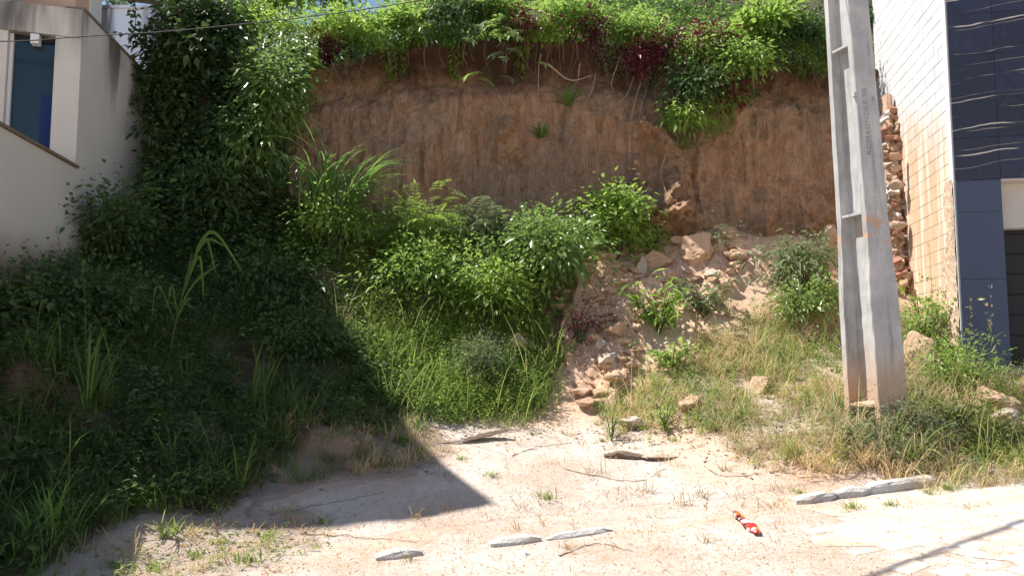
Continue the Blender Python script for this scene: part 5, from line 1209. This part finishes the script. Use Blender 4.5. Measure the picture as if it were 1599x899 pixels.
# --- cover for the rim and the left end of the bank
def rim_growth():
    A = Acc(); n = 22000; x = RNG.uniform(-6.2, 6.9, n); x = x[n2(x, x * 0, 2.6, 1003, 3) > -.12 + .3 * RNG.standard_normal(n) * .4]; n = len(x); d = sm(-.45, .55, n2(x, x * 0, 1.1, 1001, 4)); zt = bank_zt(x); z = zt + .35 - RNG.random(n) ** 1.4 * (.30 + 1.0 * d * sm(-.3, .3, n2(x, x * 0, 4.5, 1004, 2))); y = bank_y(x, np.minimum(z, zt)) - RNG.uniform(-.2, .20, n)
    l = RNG.uniform(.06, .13, n); V, F = leaves(np.stack([x, y, z], 1), rdir(n) * [1, .6, .5] + [0, -.5, -.35], np.array([0, -.5, 1.0]) + RNG.normal(0, .45, (n, 3)), l, l * .45, .4); A.add(V, F)
    V, F = A.get(); solo('rim_growth', V, F, LM['sun'], 'leafy green fringe growing along the rim of the bank', 'undergrowth', kind='stuff', base=np.array([0, 14.5, 7.5]))
    n = 90; x = RNG.uniform(-4, 6.6, n); zt = bank_zt(x); c = [];
    A = Acc()
    for i in range(n):
        L = random.uniform(.2, .8); p = np.array([x[i], float(bank_y(x[i:i + 1], zt[i:i + 1])[0]) - random.uniform(.0, .15), zt[i] + .05]); q = curve_pts([p, p + [random.uniform(-.1, .1), random.uniform(-.1, .05), -L * .5], p + [random.uniform(-.15, .15), random.uniform(0, .2), -L]], 6); V, F = tube(q, .003, 3, False); A.add(V, F)
    V, F = A.get(); solo('rim_rootlets', V, F, M['twig'], 'fine rootlets dangling from the rim of the bank', 'roots', kind='stuff', base=np.array([0, 14.5, 7.5]))
rim_growth()
def left_cover():
    for nm, lb, poly, n, L, W, mat, out, sd in [('hanging_creeper', 'dense dark creeper covering the shaded left end of the bank', [(225, 110), (400, 90), (420, 330), (240, 350)], 3000, .11, .06, 'ivy', (.05, .55), 21), ('hanging_creeper', 'sunlit long leaved creeper draping the bank left of the bare clay', [(330, 40), (500, 70), (490, 150), (470, 220), (450, 300), (380, 320), (360, 160)], 3200, .13, .055, 'glossy', (.1, .6), 22)]:
        creeper(nm, lb, poly, n, L, W, mat, out, sd)
left_cover()
def ledge_cover():
    n = 9000; x = RNG.uniform(-6.3, -3.9, n); y = bank_yb(x) + RNG.uniform(-.3, 1.7, n); z = bank_zt(x) - .1 + RNG.random(n) ** 1.5 * (.5 + .5 * n2(x, y, 1.5, 1100, 3)) * 1.2; l = RNG.uniform(.07, .14, n)
    V, F = leaves(np.stack([x, y, z], 1), rdir(n) * [1, 1, .5] + [0, -.4, 0], np.array([0, -.3, 1.0]) + RNG.normal(0, .5, (n, 3)), l, l * .5, .35); solo('ledge_undergrowth', V, F, LM['ivy'], 'dark leafy growth along the low left end of the bank top', 'undergrowth', kind='stuff', base=np.array([-5.5, 13.5, 5.5]))
ledge_cover()
top('pale leafed bush high above the left end of the bank', 440, -5, .60, .50, 70, 26, .13, .05, 'yellow', 673, y=15.2)
top('sprawling green bush against the sky left of the pale leafed one', 345, -15, .75, .55, 90, 26, .13, .05, 'sun', 674, y=15.6)
top('airy green bush on the skyline above the lime green one', 515, -8, .60, .45, 70, 26, .12, .05, 'sun', 675, y=15.7)
bush('dry grey weed tangle spilling over the kerb side of the pole foot', 1385, 705, 8.75, .42, .22, 46, 24, .05, .018, 'grey', 676)
top('dark leafy mass hanging lowest over the bank face right of centre', 1085, 140, .45, .42, 70, 26, .095, .045, 'shade', 677, y=14.05, droop=.6)
top('light green spray hanging beside the dark mass on the bank', 1065, 185, .32, .22, 30, 20, .11, .045, 'yellow', 678, y=13.95, droop=.6)
top('ragged green bush leaning out over the rim right of the dark mass', 1160, 100, .42, .38, 56, 24, .10, .045, 'sun', 679, y=14.1, droop=.5)
bush('leafy weeds filling the foot of the cane grass clumps', 525, 335, 12.75, .55, .38, 56, 26, .09, .045, 'sun', 680)
top('leafy bush filling the gap between ivy tree and lime green bush', 375, 40, .70, .55, 90, 28, .13, .05, 'sun', 671, y=14.8)
top('tall shaded bush behind the pole above the block wall', 1385, 30, .45, .60, 70, 28, .11, .05, 'shade', 672, y=15.0)
def straw_bits():
    p = field([(380, 660), (1330, 640), (1340, 780), (1599, 770), (1620, 930), (150, 930), (420, 800)], (-4, 6, 4.8, 11), 200, 33); n = len(p)
    V, F = blades(p + [0, 0, .006], RNG.uniform(0, 6.28, n), RNG.uniform(.03, .16, n), .004, RNG.uniform(6, 30, n), RNG.uniform(-.2, .2, n), 2); solo('straw_bits', V, F, LM['straw'], 'broken straw scattered flat over the open sand', 'straw', kind='stuff', base=np.array([0, 8, 0.]))
    q = field([(380, 660), (1330, 640), (1340, 780), (1599, 770), (1620, 930), (150, 930), (420, 800)], (-4, 6, 4.8, 11), 130, 34); m = len(q)
    V, F = blades(q + [0, 0, .006], RNG.uniform(0, 6.28, m), RNG.uniform(.02, .12, m), .004, RNG.uniform(6, 30, m), RNG.uniform(-.2, .2, m), 2); solo('dark_twiglets', V, F, LM['litter'], 'dark bits of twig and bark scattered over the sand', 'twigs', kind='stuff', base=np.array([0, 8, 0.]))
straw_bits()

def bank_crumbs():
    A = Acc(); I = ICO1
    for k in range(1500):
        x = random.uniform(-4.2, 6.6); z0 = gz(x, float(bank_yb(x))); z = random.uniform(z0, float(bank_zt(x)) - .15)
        if float(n2(np.array([x]), np.array([z]), 1.3, 1201, 3)[0]) < random.uniform(-.3, .35): continue
        s = random.choice([.012, .016, .022, .03, .045]) * random.uniform(.7, 1.3); y = float(bank_y(np.array([x]), np.array([z]))[0]); A.add(I[0] * np.array([s, s * .7, s * random.uniform(.6, 1.3)]) * RNG.uniform(.6, 1.35, (len(I[0]), 1)) + np.array([x, y - s * .1, z]), I[1])
    V, F = A.get(); solo('bank_crumbs', V, F, M['bank'], 'crumbs of clay and gravel standing out of the cut bank face', 'soil', kind='stuff')
bank_crumbs()
